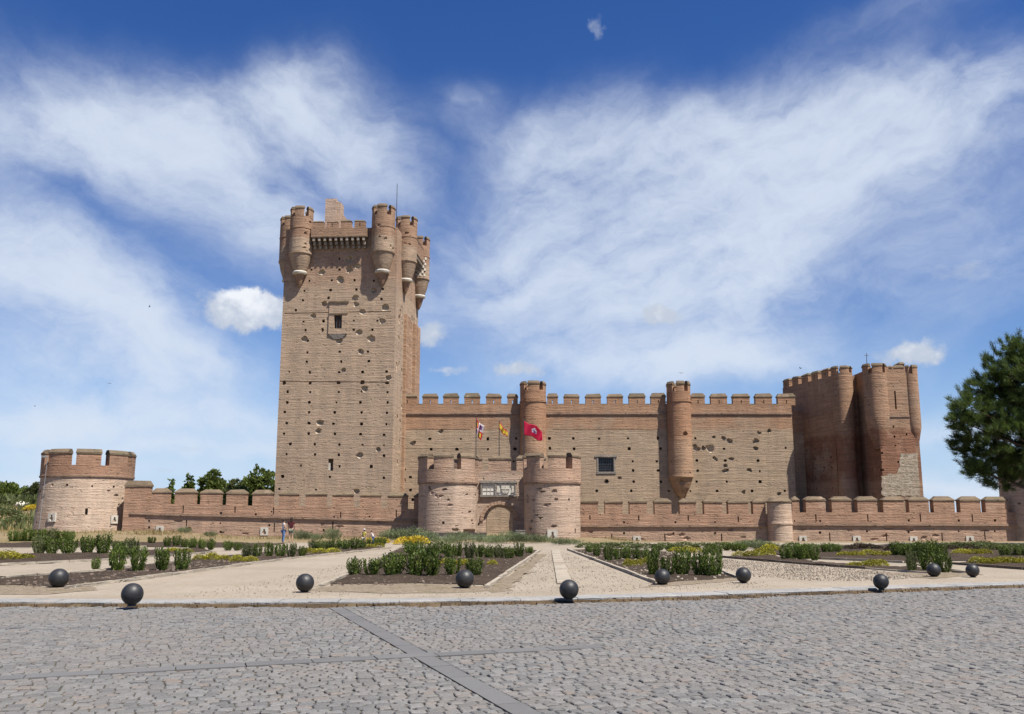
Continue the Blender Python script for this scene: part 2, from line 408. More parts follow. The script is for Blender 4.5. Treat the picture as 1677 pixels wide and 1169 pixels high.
hs = MB(); hs.obox(wc - kn*.2, kd, kn, .42, .9, kz(537.8), kz(516.2)); cut(body, hs)
mbx = MB()
for k in (-.17, .17): c = wc + kd*k - kn*.1; mbx.obox(c, kd, kn, .05, .05, kz(537.8), kz(516.2))
mbx.build('window_bar', M['iron'], bayo)
mbx = MB(); p = hit(540, 761, A, kn); seg(mbx, p - kd*.16, p + kd*.02, -.5, -.1, p.z-.58, p.z+.2); mbx.build('window_shutter', M['stone_white'], keep)
M['corbel'] = masonry('corbel_stone', (.40,.35,.29), streak=.1, patch=(.33,.27,.21))
# machicolated parapets
zc0, zc1 = Z(407, KY), Z(391.5, KY)
def parapet(Pa, Pb, z_sill, z_cap, z_top, ncorb, nm, zc0, zc1):
    mb = MB(); seg(mb, Pa, Pb, .22, .98, zc1+.06, z_sill); pr = mb.build('parapet', M['keep_top'], keep)
    d, n, L = wall_dir(Pa, Pb); h = (zc1 - zc0)
    for k in range(ncorb):
        c = Pa + d*(L*(k+.5)/ncorb); mb = MB()
        for j, o in enumerate((.34, .66, .96)):
            seg(mb, c - d*.125, c + d*.125, -.05, o, zc0 + h*j/3 + .02, zc0 + h*(j+1)/3 - .02 + (.06 if j == 2 else 0))
        mb.build('corbel', M['corbel'], pr)
    mb = MB(); seg(mb, Pa, Pb, .2, 1.02, zc1+.065, zc1 + .17); mb.build('string_course', M['cap'], pr)
    w = L/nm
    for k in range(nm):
        merlon(pr, Pa + d*(w*(k+.12)), Pa + d*(w*(k+.88)), .43, .983, z_sill, z_cap, z_top + random.uniform(-.25, .05), M['keep_top'], M['cap'], (.1, z_sill+.15, z_sill+.55) if k % 2 else None, .03, .12)
pa, pb = hit(513, 400, A, kn), hit(603, 400, A, kn); pa.z = pb.z = 0
parapet(pa, pb, Z(376, KY), Z(366, KY), Z(362.5, KY), 10, 4, zc0, zc1)
parapet(B + rd*5.2, B + rd*10.2, Z(376, KY), Z(366, KY), Z(362.5, KY), 8, 3, zc0, zc1)
lA, lB = D_ + (A-D_).normalized()*2.5, A - (A-D_).normalized()*4.6
parapet(lA, lB, Z(376, KY), Z(366, KY), Z(362.5, KY), 8, 3, zc0, zc1)
# bartizans
KB = KY - .7
zt_, zc_, zs_, zcb, zr, zp = [Z(q, KB) for q in (336.5, 341, 353, 413, 441, 467)]
def bartizan(c, r, a0=-PI/2-PI/5):
    mb = MB()
    prof = [(.04, zp), (r*.22, zp+.45), (r*.45, zr-.35), (r*.45, zr), (r*.55, zr), (r*.80, zr+.9), (r*.97, zcb-.05), (r*1.04, zcb), (r*1.04, zcb+.16), (r, zcb+.17), (r, Z(373, KB)), (r*1.035, Z(373, KB)+.02), (r*1.035, Z(371.5, KB)), (r, Z(371.5, KB)+.02), (r, zs_)]
    mb.lathe(c.x, c.y, prof, 28); b = mb.build('bartizan', M['bart'], keep, smooth='auto')
    er = MB()
    for k in range(9):
        a = random.uniform(-PI, .4); zz_ = random.uniform(zr+.9, zs_-.2); lump(er, (c.x+math.cos(a)*(r+.05), c.y+math.sin(a)*(r+.05), zz_), random.uniform(.12,.3), random.uniform(.1,.25), random.uniform(.08,.22), 2, .6)
    cut(b, er)
    mb = MB(); mb.lathe(c.x, c.y, [(r*.47, zr-.34), (r*.62, zr-.26), (r*.66, zr-.1), (r*.6, zr+.02)], 24); mb.build('stone_ring', M['stone_white'], b, smooth='auto')
    round_merlons(b, c.x, c.y, r-.38, r, zs_, zc_, zt_, 5, .5, a0, M['keep_top'], M['cap'], 6, .1)
    return b
def on(px, py): p = hit(px, py, A, kn); p.z = 0; return p
def rnd_hole(b, c, px, py, r):
    pass
b1 = bartizan(on(494, 400) + kn*.25, 1.22)
b2 = bartizan(on(628, 400) + kn*.25, 1.24)
b3 = bartizan(B + rd*3.6 + rn*.25, 1.2)
b4 = bartizan(C_ - rd*1.2 + rn*.3, 1.2)
b5 = bartizan(A - (A-D_).normalized()*2.9 - kd*.35, 1.2)
b6 = bartizan(D_ + (A-D_).normalized()*1.2 - kd*.35, 1.2)
# lattice of stone diamonds on the rear right turret
c4 = C_ - rd*1.2 + rn*.3
mb = MB()
for j in range(7):
    for i in range(5):
        if (i + j) % 2: continue
        a = -PI/2 - .2 + i*.2 + j*.02; z = zcb + .4 + j*.34
        n_ = Vector((math.cos(a), math.sin(a), 0)); u_ = Vector((-n_.y, n_.x, 0)); c = c4 + n_*1.2
        mb.obox(c, u_, n_, .12, .06, z-.14, z+.14)
mb.build('stone_diamond_lattice', M['stone_white'], b4)
# roof terrace, stair head
mb = MB(); ti = lambda s, w: A + kd*s + kback*w
mb.prism([ti(.3,.3), ti(KL-.3,.3), ti(KL-.1,KD-.3), ti(.3,KD-.3)], Z(372, KY)+.003, Z(371, KY)); mb.build('roof_terrace', M['keep_top'], keep)
sh = on(525, 340) + kback*5.0
mb = MB(); zz = Z(327, KY+5); mb.obox(sh, kd, kback, .62, .9, Z(372, KY)+.1, zz)
mb.obox(sh + kd*.86 + kback*.05, kd, kback, .235, .75, Z(372, KY)+.1, zz - .35)
q = sh + kd*1.1; z0 = Z(372, KY)+.1
mb.hexa([tuple(q - kback*.4)[:2]+(z0,), tuple(q + kd*2.2 - kback*.4)[:2]+(z0,), tuple(q + kd*2.2 + kback*.4)[:2]+(z0,), tuple(q + kback*.4)[:2]+(z0,),
         tuple(q - kback*.4)[:2]+(zz-1.4,), tuple(q + kd*2.2 - kback*.4)[:2]+(z0+.5,), tuple(q + kd*2.2 + kback*.4)[:2]+(z0+.5,), tuple(q + kback*.4)[:2]+(zz-1.4,)])
mb.build('stair_head', M['gate'], keep)
tp = B + kback*4 - kd*.9
mb = MB(); mb.tube((tp.x, tp.y, Z(372,KY)), (tp.x, tp.y, Z(300, KY+4)), .05, .03); 
tag(mb.build('lightning_rod', M['iron']), 'thin dark lightning rod rising above the keep roof', 'lightning rod')

# ================================================================== CURTAIN WALL
WY = 100.0
cA, cB = Vector((X(640, 700, WY), WY, 0)), Vector((X(1300, 740, WY), WY, 0))
cur = thing('curtain_wall', 'long high brick curtain wall with two slim turrets running between keep and corner bastion', 'wall', (cA.x, WY, -2))
Wn = Vector((0,-1,0)); U = Vector((1,0,0)); WP = Vector((0,WY,0))
zsill, zcorn, zcap_, ztp = Z(662.5, WY), Z(676.5, WY), Z(650.5, WY), Z(644, WY)
mb = MB(); seg(mb, cA, cB, -2.2, 0, -2, zsill); cwall = mb.build('wall_face', M['curtain'], cur)
hs = MB(); cr = MB()
h3 = [(82,462),(250,462),(447,462),(620,462),(78,528),(258,528),(422,528),(620,528),(80,590),(90,658),(85,725),(125,706),(126,788),(140,850),(800,460),(793,527),(785,605),(1012,460),(1165,460),(1330,460),(1016,522),(1170,525),(1380,730),(1315,795)]
h4 = [(267,458),(275,525),(297,605),(300,664),(303,734),(288,793),(66,793),(458,458),(476,524),(450,605),(460,664),(478,735),(527,795),(697,458),(706,600),(712,665),(705,735),(665,795),(836,795),(898,735),(880,525),(888,600),(1097,600),(1108,668),(1110,735),(1058,795),(1268,793),(1273,520)]
for (px, py) in zpts(h3, 640, 600, 3.897) + zpts(h4, 960, 600, 3.897):
    hole(hs, hit(px, py, WP, Wn), U, Wn, random.uniform(.17,.24), random.uniform(.17,.23), .9)
for a, b_ in (((660,735),(800,735)), ((905,703),(1080,703)), ((663,703),(770,703))):
    p, q = hit(*a, WP, Wn), hit(*b_, WP, Wn); seg(hs, p, q, -.1, .3, p.z-.03, p.z+.03)
p = hit(992.5, 760.5, WP, Wn); hs.obox(p, U, Wn, .82, .55, p.z-.78, p.z+.78)
c4_ = [(880,460,16),(815,450,13),(710,525,20),(790,518,28),(918,478,18),(825,590,15),(930,590,15),(890,635,13),(890,665,18),(1040,658,15),(1085,470,18),(1085,525,15),(1170,410,13),(1105,425,13),(1005,798,13),(130,735,15),(215,710,13),(1230,815,14),(690,505,13),(750,520,14)]
c3_ = [(318,415,16),(140,490,18),(1380,735,13)]
for (px, py, r) in zpts(c3_, 640, 600, 3.897) + zpts(c4_, 960, 600, 3.897):
    c = hit(px, py, WP, Wn); rr = r/1500*WY*1.05
    for k in range(3):
        lump(cr, c + U*random.uniform(-.7,.7)*rr*(k>0) + Vector((0,0,random.uniform(-.6,.6)*rr*(k>0))), rr*(1-.2*k), .36, rr*(.75-.12*k), 2, .5)
cut(cwall, cr, M['crater']); cut(cwall, hs)
mb = MB(); seg(mb, cA, cB, -.02, .13, zcorn-.12, zcorn+.05); seg(mb, cA, cB, -.02, .08, zcorn-.24, zcorn-.125); mb.build('string_course', M['cornice'], cur)
mb = MB(); p = hit(992.5, 760.5, WP, Wn)
seg(mb, p - U*1.2, p + U*1.2, -.3, .1, p.z+.80, p.z+1.0); seg(mb, p - U*1.05, p + U*1.05, -.3, .08, p.z-1.0, p.z-.80)
seg(mb, p - U*1.0, p - U*.83, -.3, .05, p.z-.795, p.z+.795); seg(mb, p + U*.83, p + U*1.0, -.3, .05, p.z-.795, p.z+.795)
wf = mb.build('window_frame', M['frame_stone'], cur)
mb = MB(); seg(mb, p - U*.8, p + U*.8, -.5, -.46, p.z-.78, p.z+.78); mb.build('window_pane', simple('dark_glass', (.03,.035,.045), .15, .3, 2, .6), wf)
mb = MB()
for k in range(-3, 4): seg(mb, p + U*(k*.22-.025), p + U*(k*.22+.025), -.2, -.15, p.z-.79, p.z+.79)
for k in range(-2, 3): seg(mb, p - U*.8, p + U*.8, -.145, -.11, p.z+k*.28-.02, p.z+k*.28+.02)
seg(mb, p - U*.07, p + U*.07, -.4, -.3, p.z-.79, p.z+.79)
mb.build('window_grille', M['iron'], wf)
ms = zpts([(70,0),(163,0)], 640, 600, 3.897)
spans = [(652,682),(692,717),(726,751),(760.5,786),(796,821),(831,848),(896.5,913.5),(923.5,948.5),(959,984),(994.5,1020),(1030,1056.5),(1066,1090),(1132,1154),(1164,1190.5),(1200,1227.5),(1237,1264),(1273.5,1302)]
for a, b_ in spans:
    pa, pb = (X(a, 650, WY), WY), (X(b_, 650, WY), WY)
    merlon(cur, pa, pb, -.62, .004, zsill, zcap_ - .0, ztp + random.uniform(-.05,.05), M['curtain_top'], M['cap'], (.10, zsill+.12, zsill+.52), .05, .16)
mb = MB(); seg(mb, cA, cB, -.62, .003, zsill, zsill+.10); mb.build('sill_course', M['cap'], cur)
def wall_turret(parent, px, r, Y, yt, yc, ys, ystring, ybot, ytip, mats, n=6, a0=None, front=.3):
    c = Vector((X(px, 700, Y), Y - front, 0)); z = lambda q: Z(q, Y)
    prof = [(r*.08, z(ytip)), (r*.42, z(ytip)+.55), (r*.66, z((ybot+ytip)/2)), (r*.68, z((ybot+ytip)/2)+.05), (r*.95, z(ybot)-.06), (r*1.05, z(ybot)), (r*1.05, z(ybot)+.18), (r, z(ybot)+.2), (r*.98, z(ystring)-.06), (r*1.04, z(ystring)-.05), (r*1.04, z(ystring)+.08), (r*.98, z(ystring)+.09), (r*.98, z(ys))]
    mb = MB(); mb.lathe(c.x, c.y, prof, 32); tu = mb.build('turret', mats[0], parent, smooth='auto')
    round_merlons(tu, c.x, c.y, r*.98-.4, r*.98, z(ys), z(yc), z(yt), n, .5, -PI/2 - PI/n if a0 is None else a0, mats[1], M['cap'], 6, .12)
    return tu, c
tA, cA_ = wall_turret(cur, 873, 1.45, WY, 626.5, 632, 641, 659.5, 800, 835, (M['turret'], M['curtain_top']), 5, -PI/2-PI/5+.03)
tB, cB_ = wall_turret(cur, 1112, 1.32, WY, 626.5, 632.5, 643, 659, 782, 817, (M['turret'], M['curtain_top']), 6, -PI/2-PI/6)
cr = MB()
for px, py, r in [(1122.5,710,5),(1133,775,5),(1118,790,6),(1108,800,6)]:
    q = P(px, py, WY-1.5); lump(cr, q, r/15, .3, r/18, 2, .5)
cut(tB, cr)
hs = MB(); q = P(890, 762, WY-1.4); lump(hs, q, .35, .4, .3); cut(tA, hs)

# ================================================================== CORNER BASTION
bas = thing('corner_bastion', 'big red brick corner bastion with rounded turrets at the far right end of the castle', 'tower', (36, 97, -2))
BZ = Z(612, 96)
L0, L1 = Vector((31.9,107,0)), Vector((34.35,97.4,0))
mb = MB(); mb.prism([L1, Vector((37.5,97.4,0)), Vector((37.5,93.5,0)), Vector((40.8,93.5,0)), Vector((41.4,107,0)), L0], -2, BZ)
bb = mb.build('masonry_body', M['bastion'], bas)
bx0, bx1, by = 36.95, X(1507, 740, 92), 92.0
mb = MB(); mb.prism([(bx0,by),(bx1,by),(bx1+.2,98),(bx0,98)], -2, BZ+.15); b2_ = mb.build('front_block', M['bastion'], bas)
hs = MB(); BP = Vector((0,by,0))
for px, py in zpts([(570,445),(660,450),(570,497),(665,503),(575,545),(670,550),(595,637),(685,637),(605,680),(690,685),(730,490),(600,590)], 1260, 560, 3.247):
    if px > 1436: hole(hs, hit(px, py, BP, Wn), U, Wn, .13, .16, .5)
for px, py, h in ((1466.5, 655, .95),(1413, 655, .9),(1409.5, 703, .9)):
    q = hit(px, py, BP if px > 1440 else Vector((0,97.4,0)), Wn); hs.obox(q, U, Wn, .08, .5, q.z-h, q.z+h)
cut(b2_, hs)
hs = MB()
ln = wall_dir(L1, L0)[1]; ln = -ln if ln.x > 0 else ln
lu = (L1-L0).normalized()
for i in range(5):
    for j in range(8):
        q = L1 - lu*(1.0 + i*1.5 + random.uniform(-.2,.2)); z = 1.5 + j*1.1
        if random.random() < .7: hole(hs, (q.x,q.y,z), lu, ln, .14, .16, .5)
cut(bb, hs)
mb = MB()   # rough stone refacing at the foot
pts = []
cor = [(1445,812),(1507,812),(1502,741),(1475,743),(1473,762),(1468,776),(1456,776),(1444,780)]
for (a0_, b0_), (a1_, b1_) in zip(cor, cor[1:] + cor[:1]):
    m_n = max(1, int(math.hypot(a1_-a0_, b1_-b0_)/4))
    pts += [(a0_ + (a1_-a0_)*i/m_n + random.uniform(-1.6,1.6)*(1 < b0_-0 < 800), b0_ + (b1_-b0_)*i/m_n + random.uniform(-1.6,1.6)) for i in range(m_n)]
pts = [(min(p[0],1506), p[1]) for p in pts]
q = [hit(a, b_, BP, Wn) for a, b_ in pts]; n_ = len(q)
mb.add([(p.x, by+.1, p.z) for p in q] + [(p.x, by-.03, p.z) for p in q], [tuple(range(n_)), tuple(range(2*n_-1, n_-1, -1))] + [(i,(i+1)%n_,n_+(i+1)%n_,n_+i) for i in range(n_)])
mb.build('stone_facing', M['rubble'], bas)
# round corner turrets of the bastion
c = Vector((L1.x + .85, 96.7, 0)); r = 1.08
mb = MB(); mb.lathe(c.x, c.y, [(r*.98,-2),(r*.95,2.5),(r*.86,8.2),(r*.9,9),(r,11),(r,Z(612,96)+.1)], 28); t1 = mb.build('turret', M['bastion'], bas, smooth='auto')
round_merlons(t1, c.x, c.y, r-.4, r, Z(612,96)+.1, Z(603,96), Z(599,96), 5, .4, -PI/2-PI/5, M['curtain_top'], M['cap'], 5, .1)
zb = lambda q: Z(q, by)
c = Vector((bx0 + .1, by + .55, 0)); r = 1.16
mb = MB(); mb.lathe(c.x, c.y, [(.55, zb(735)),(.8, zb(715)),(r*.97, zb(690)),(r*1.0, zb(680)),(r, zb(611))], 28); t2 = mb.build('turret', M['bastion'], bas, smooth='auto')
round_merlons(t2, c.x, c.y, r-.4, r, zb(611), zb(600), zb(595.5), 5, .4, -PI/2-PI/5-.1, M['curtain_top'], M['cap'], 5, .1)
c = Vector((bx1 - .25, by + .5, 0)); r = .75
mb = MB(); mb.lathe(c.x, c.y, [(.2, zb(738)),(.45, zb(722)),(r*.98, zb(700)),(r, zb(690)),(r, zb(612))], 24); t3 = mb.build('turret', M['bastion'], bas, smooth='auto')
round_merlons(t3, c.x, c.y, r-.35, r, zb(612), zb(602), zb(598), 4, .4, -PI/2-.3, M['curtain_top'], M['cap'], 5, .08)
mb = MB(); seg(mb, (bx0+.9,by), (bx1-.8,by), -.02, .07, zb(683), zb(680.5)); seg(mb, L0, L1, -.02, .07, Z(676,98), Z(674.5,98)); mb.build('string_course', M['cornice'], bas)
d, n, L = wall_dir(L0, L1); k = 5
for i in range(k):
    a, b_ = L0 + d*(L*(i+.08)/k), L0 + d*(L*(i+.74)/k)
    merlon(bas, a, b_, -.6, .003, BZ, BZ+.72, BZ+.98, M['curtain_top'], M['cap'], (.1, BZ+.1, BZ+.5), .05, .15)
for a, b_ in ((1456.5,1460.5),(1464,1480)):
    merlon(bas, (X(a,605,by),by), (X(b_,605,by),by), -.5, .003, BZ+.15, zb(602.5), zb(598), M['curtain_top'], M['cap'], None, .04, .12)
merlon(bas, (35.9,97.4), (36.6,97.4), -.5, .003, BZ, BZ+.72, BZ+.95, M['curtain_top'], M['cap'], (.1, BZ+.1, BZ+.5), .04, .12)
for i in range(4):
    merlon(bas, (40.85+.045*(94.2+2.6*i-93.5), 94.2+2.6*i), (40.85+.045*(96+2.6*i-93.5), 96+2.6*i), -.5, .003, BZ, BZ+.7, BZ+.95, M['curtain_top'], M['cap'], None, .04, .12)
mb = MB(); mb.tube((X(1419,600,99),99,BZ-.5), (X(1419,578,99),99,Z(578,99)), .05, .03); mb.tube((X(1419,578,99)-.25,99,Z(582,99)), (X(1419,578,99)+.25,99,Z(582,99)), .03)
tag(mb.build('roof_cross', M['iron']), 'small dark cross-shaped rod on top of the corner bastion', 'rod')
# recessed length of wall between curtain and bastion
mb = MB(); mb.prism([(30.85,103.2),(34,103.2),(34,105),(30.85,105)], -2, zsill - .3)
tag(mb.build('recessed_wall', M['curtain']), 'shaded recessed strip of wall between curtain wall and corner bastion', 'wall')
# ================================================================== BARBICAN (low outer wall)
def embrasure(parent, c, u, n, s=.36, k=.12):
    """white stone block with a keyhole gun loop"""
    mb = MB()
    A_, B_ = c - u*s, c + u*s
    slit_block(mb, A_, B_, -.2, .10, c.z-s*1.05, c.z+s*1.05, (k*1.5, c.z-s*.45, c.z+s*.6))
    e = mb.build('gun_loop', M['stone_white'], parent)
    mb = MB(); q = c - n*.03; lumpv = [q + u*math.cos(2*PI*i/10)*k*1.5 + Vector((0,0,1))*(math.sin(2*PI*i/10)*k*1.5 - s*.35) for i in range(10)]
    mb.add([p + n*.14 for p in lumpv] + [p - n*.2 for p in lumpv], [tuple(range(10)), tuple(range(19,9,-1))] + [(i,10+i,10+(i+1)%10,(i+1)%10) for i in range(10)])
    cut(e, mb)
    mb = MB(); seg(mb, A_ + u*.02, B_ - u*.02, -.26, -.205, c.z-s, c.z+s); mb.build('loop_shade_plate', M['dark'], e)  # near-black plate set behind the opening, standing in for the shade inside
    return e
def barbican(label, pxA, YA, pxB, YB, cz, sz, cpz, tz, spans, slits=(), holes=(), loops=(), base=-2.0, thick=1.3):
    """cz, sz, cpz, tz: pixel rows at the two ends of cornice, crenel sill, coping foot, coping top"""
    A = Vector((X(pxA, 840, YA), YA, 0)); B = Vector((X(pxB, 840, YB), YB, 0)); d, n, L = wall_dir(A, B)
    w = thing('barbican_wall', label, 'wall', (A.x, A.y, base))
    zz = lambda pr: (Z(pr[0], YA), Z(pr[1], YB))
    c, s, cp, t_ = zz(cz), zz(sz), zz(cpz), zz(tz)
    mb = MB(); seg(mb, A, B, -thick, 0, base, c[0], base, c[1]); low = mb.build('lower_wall', M['barbican'], w)
    mb = MB(); seg(mb, A, B, -thick, .045, c[0]+.003, s[0], c[1]+.003, s[1]); up = mb.build('parapet', M['barbican_red'], w)
    mb = MB(); seg(mb, A, B, -.1, .15, c[0]-.17, c[0]+.03, c[1]-.17, c[1]+.03); mb.build('string_course', M['cornice'], w)
    h1 = MB(); h2 = MB()
    for px, py, hh in slits:
        q = hit(px, py, A, n); t = h1 if q.z < c[0] + (c[1]-c[0])*((q-A).dot(d)/L) else h2
        t.obox(q, d, n, .055, .45, q.z-hh, q.z+hh)
    for px, py in holes:
        q = hit(px, py, A, n); t = h1 if q.z < c[0] + (c[1]-c[0])*((q-A).dot(d)/L) else h2
        hole(t, q, d, n, .13, .13, .6)
    for k in range(int(L/2.2)):   # frost damage
        s_ = random.uniform(.3, L-.3); q = A + d*s_; lump(h1, (q.x, q.y, random.uniform(-.2, c[0]-.35)), random.uniform(.2,.5), .12, random.uniform(.08,.2), 2, .6)
    if h1.v: cut(low, h1)
    if h2.v: cut(up, h2)
    for a, b in spans:
        qa, qb = hit(a+.8, 825, A, n), hit(b-.8, 825, A, n); f = ((qa+qb)/2 - A).dot(d)/L
        lerp = lambda p: p[0] + (p[1]-p[0])*f
        z0 = lerp(s)
        merlon(w, qa, qb, -.72, .048, z0 - .05, lerp(cp), lerp(t_), M['barbican_red'], M['cap'], None, .05, .32)
    for px, py in loops:
        embrasure(w, hit(px, py, A, n), d, n, .34)
    return w, A, d, n, L
lw = barbican('low brick barbican wall between the left round tower and the gate', 213, 82.6, 700, 83.5, (839,852), (823.5,834), (806,814), (799,806.5),
    [(247,276),(285,319.5),(327,361.5),(369.5,403.5),(412.5,446.5),(456,488),(499.5,533.5),(543.5,577.5),(589,623),(634,668),(677,700)],
    [(300,833,.38),(385,833,.35),(428,820,.35),(515,822,.35),(305,859,.4),(449,864,.4),(448,836,.3),(558,844,.3),(545,860,.35),(385,836,.2),(649,840,.35)],
    [(250,820),(305,822),(362,840),(420,825),(445,838),(466,828),(419,842),(547,847),(605,846),(361,857),(361,871),(244,853),(244,864),(530,868),(441,860)],
    [(433,870),(262,868)])
Bl = lw[1]
mb = MB(); A_, d_, n_ = lw[1], lw[2], lw[3]
q0, q1 = hit(205, 800, A_, n_), hit(241, 800, A_, n_)
seg(mb, q0, q1, -1.4, .06, -2, Z(797,82.6)); hm = mb.build('raised_end', M['barbican_red'], lw[0])
mb = MB(); hipcap(mb, q0, q1, -1.4, .06, Z(797,82.6), Z(787,82.6), .06, .2); mb.build('coping', M['cap'], hm)
rw = barbican('low brick barbican wall between the right gate tower and the slim wall turret', 940, 83.6, 1262, 83.6, (859.5,859.5), (841.5,841.5), (823.5,823.5), (815.5,815.5),
    [(950,980),(990,1020),(1030,1060),(1071,1100),(1112,1140.5),(1152,1183.5),(1191.5,1226),(1232,1254)],
    [(966,846,.25),(1046,848,.25),(1127,848,.25),(1002,882,.4),(1089,882,.45),(1182,882,.45),(1209,850,.25),(1086,834,.2)],
    [(1022,855),(1106,855),(1171,855),(1022,873),(1103,873),(1171,873),(1227,839)],
    [(1043,884)])
rr_ = barbican('low brick barbican wall from the slim wall turret to the right round tower', 1290, 83.4, 1665, 83.4, (857,858), (839,839), (820,820.5), (812.5,813),
    [(1296,1309.5),(1318.5,1352.5),(1361,1394.5),(1403,1437),(1445,1480.5),(1487.5,1521.5),(1527.5,1563.5),(1571,1606),(1612.5,1650)],
    [(1336,848,.33),(1421,848,.33),(1507,848,.33),(1592,848,.33),(1378,831,.3),(1463,831,.3),(1548,831,.3),(1359,880,.4),(1452,880,.4),(1543,880,.4),(1613,877,.35)],
    [(1301,853),(1343,853),(1488,852),(1570,852),(1420,870),(1488,871),(1570,870),(1343,872),(1571,887),(1629,852),(1629,870),(1630,887)],
    [(1315,884),(1403,884),(1496,885),(1588,884)])
# slim wall turret
wt = thing('wall_turret', 'slim round brick turret on the right barbican wall between gate and right tower', 'turret', (X(1277,850,83.4), 83.4, -2))
z8 = lambda q: Z(q, 82.5)
c = (X(1277,850,83.2), 83.2); r = 1.06
mb = MB(); mb.lathe(c[0], c[1], [(r*1.03,-2),(r,z8(860)),(r*1.05,z8(859)),(r*1.07,z8(857)),(r*1.02,z8(855)),(r,z8(852)),(r,z8(823))], 28); wb = mb.build('shaft', M['corner'], wt, smooth='auto')
mb = MB(); mb.lathe(c[0], c[1], [(r*1.05,z8(823)+.003),(r*1.07,z8(821)),(r*.75,z8(815)),(r*.2,z8(814.5))], 28); mb.build('coping', M['cap'], wt, smooth='auto')

# ------------------------------------------------------------------ big round corner towers of the barbican
def round_tower(name, label, px, Y, r_px, base_px, cz, sz, cpz, tz, n, gap, a0, mats, flare=1.0, seg_=56, loops=(), slits=(), holes=(), over=.06, base=-2, erode=True, skip=()):
    cx = X(px, 840, Y); r = r_px/1500*Y*.985; f = Y - r*.9
    z = lambda q: Z(q, f)
    t = thing(name, label, 'tower', (cx, Y, base))
    mb = MB(); mb.lathe(cx, Y, [(r*flare, base), (r*flare, 0), (r*(1+(flare-1)*.35), z(cz)*.5), (r, z(cz)-.12), (r, z(cz)-.1)], seg_); body = mb.build('drum', mats[0], t, smooth='auto')
    mb = MB(); mb.lathe(cx, Y, [(r, z(cz)-.14), (r+.10, z(cz)-.10), (r+.12, z(cz)+.06), (r+.03, z(cz)+.1)], seg_); mb.build('string_course', M['cornice'], t, smooth='auto')
    mb = MB(); mb.ring(cx, Y, r-.75, r+over, z(cz)+.05, z(sz), seg=seg_); pr = mb.build('parapet', mats[1], t, smooth='auto')
    mb = MB(); mb.lathe(cx, Y, [(r-.78, z(cz)-.2), (r-.78, z(cz)+.1)], 40); mb.build('roof_terrace', mats[1], t)
    round_merlons(t, cx, Y, r-.7, r+over, z(sz), z(cpz), z(tz), n, gap, a0, mats[1], M['cap'], 8, .22, skip)
    C = Vector((cx, Y, 0)); hs = MB()
    def at(q_px, q_py, rad=r):
        d = ray(q_px, q_py); o = CAM - C   # ray / vertical cylinder
        a = d.x**2 + d.y**2; b = 2*(o.x*d.x + o.y*d.y); cc = o.x**2 + o.y**2 - rad**2
        D = max(0, b*b - 4*a*cc); s = (-b - math.sqrt(D))/(2*a); p = CAM + d*s
        nn = Vector((p.x-C.x, p.y-C.y, 0)).normalized(); return p, nn, Vector((-nn.y, nn.x, 0))
    for a in slits:
        p, nn, u = at(a[0], a[1]); hs.obox(p, u, nn, a[3] if len(a) > 3 else .08, .5, p.z-a[2], p.z+a[2])
    for a in holes:
        p, nn, u = at(*a); hole(hs, p, u, nn, .15, .15, .6)
    if erode:
        for k in range(20):
            a = random.uniform(-PI, 0) if k < 12 else random.uniform(-PI*.92, -PI*.45); zz_ = random.uniform(.6, z(cz)-.6) if k < 12 else random.uniform(z(cz)*.62, z(cz)-.3)
            lump(hs, (cx+math.cos(a)*(r+.05), Y+math.sin(a)*(r+.05), zz_), random.uniform(.12,.4), random.uniform(.10,.3), random.uniform(.07,.2), 2, .7)
    if hs.v: cut(body, hs, M['crater'] if erode == 2 else None)
    for a in loops:
        p, nn, u = at(a[0], a[1], r*(1+(flare-1)*.75)); embrasure(t, p, u, nn, a[2])
    return t, C, r, at
lt = round_tower('round_tower', 'broad round pale brick tower at the left end of the barbican wall', 139.5, 85.0, 70, 868, 779, 761.5, 743, 735, 9, .72, -PI/2 - .28 - PI/9, (M['corner'], M['corner_red']), 1.09, skip=(4,5,6),
    loops=[(85.5,847,.36),(186.5,850.5,.34)], slits=[(141.5,837.5,.28,.11)], holes=[(110,794),(151,796),(186,797)])
rt = round_tower('round_tower', 'broad round brick tower behind the pine at the right end of the barbican wall', 1724, 84.6, 74, 890, 779, 761.5, 743, 735, 9, .72, -PI/2, (M['corner'], M['corner_red']), 1.05)
g1 = round_tower('gate_tower', 'round pale gate tower left of the gate arch', 733, 82.0, 48, 880, 789.5, 768, 749, 741.5, 7, .72, -PI/2 - .08 - PI/7, (M['gate'], M['barbican']), 1.0, slits=[(729,776,.2)], holes=[(775,782),(726,856),(703,798)], over=.1)
g2 = round_tower('gate_tower', 'round pale gate tower right of the gate arch', 904.5, 81.6, 46, 880, 789.5, 767, 748, 740.5, 7, .72, -PI/2 + .13 - PI/7, (M['gate'], M['barbican']), 1.0, slits=[(909,777,.25),(942,869,.2)], holes=[(862,782),(893,781),(932,818)], loops=[(905,876,.44)], over=.1)
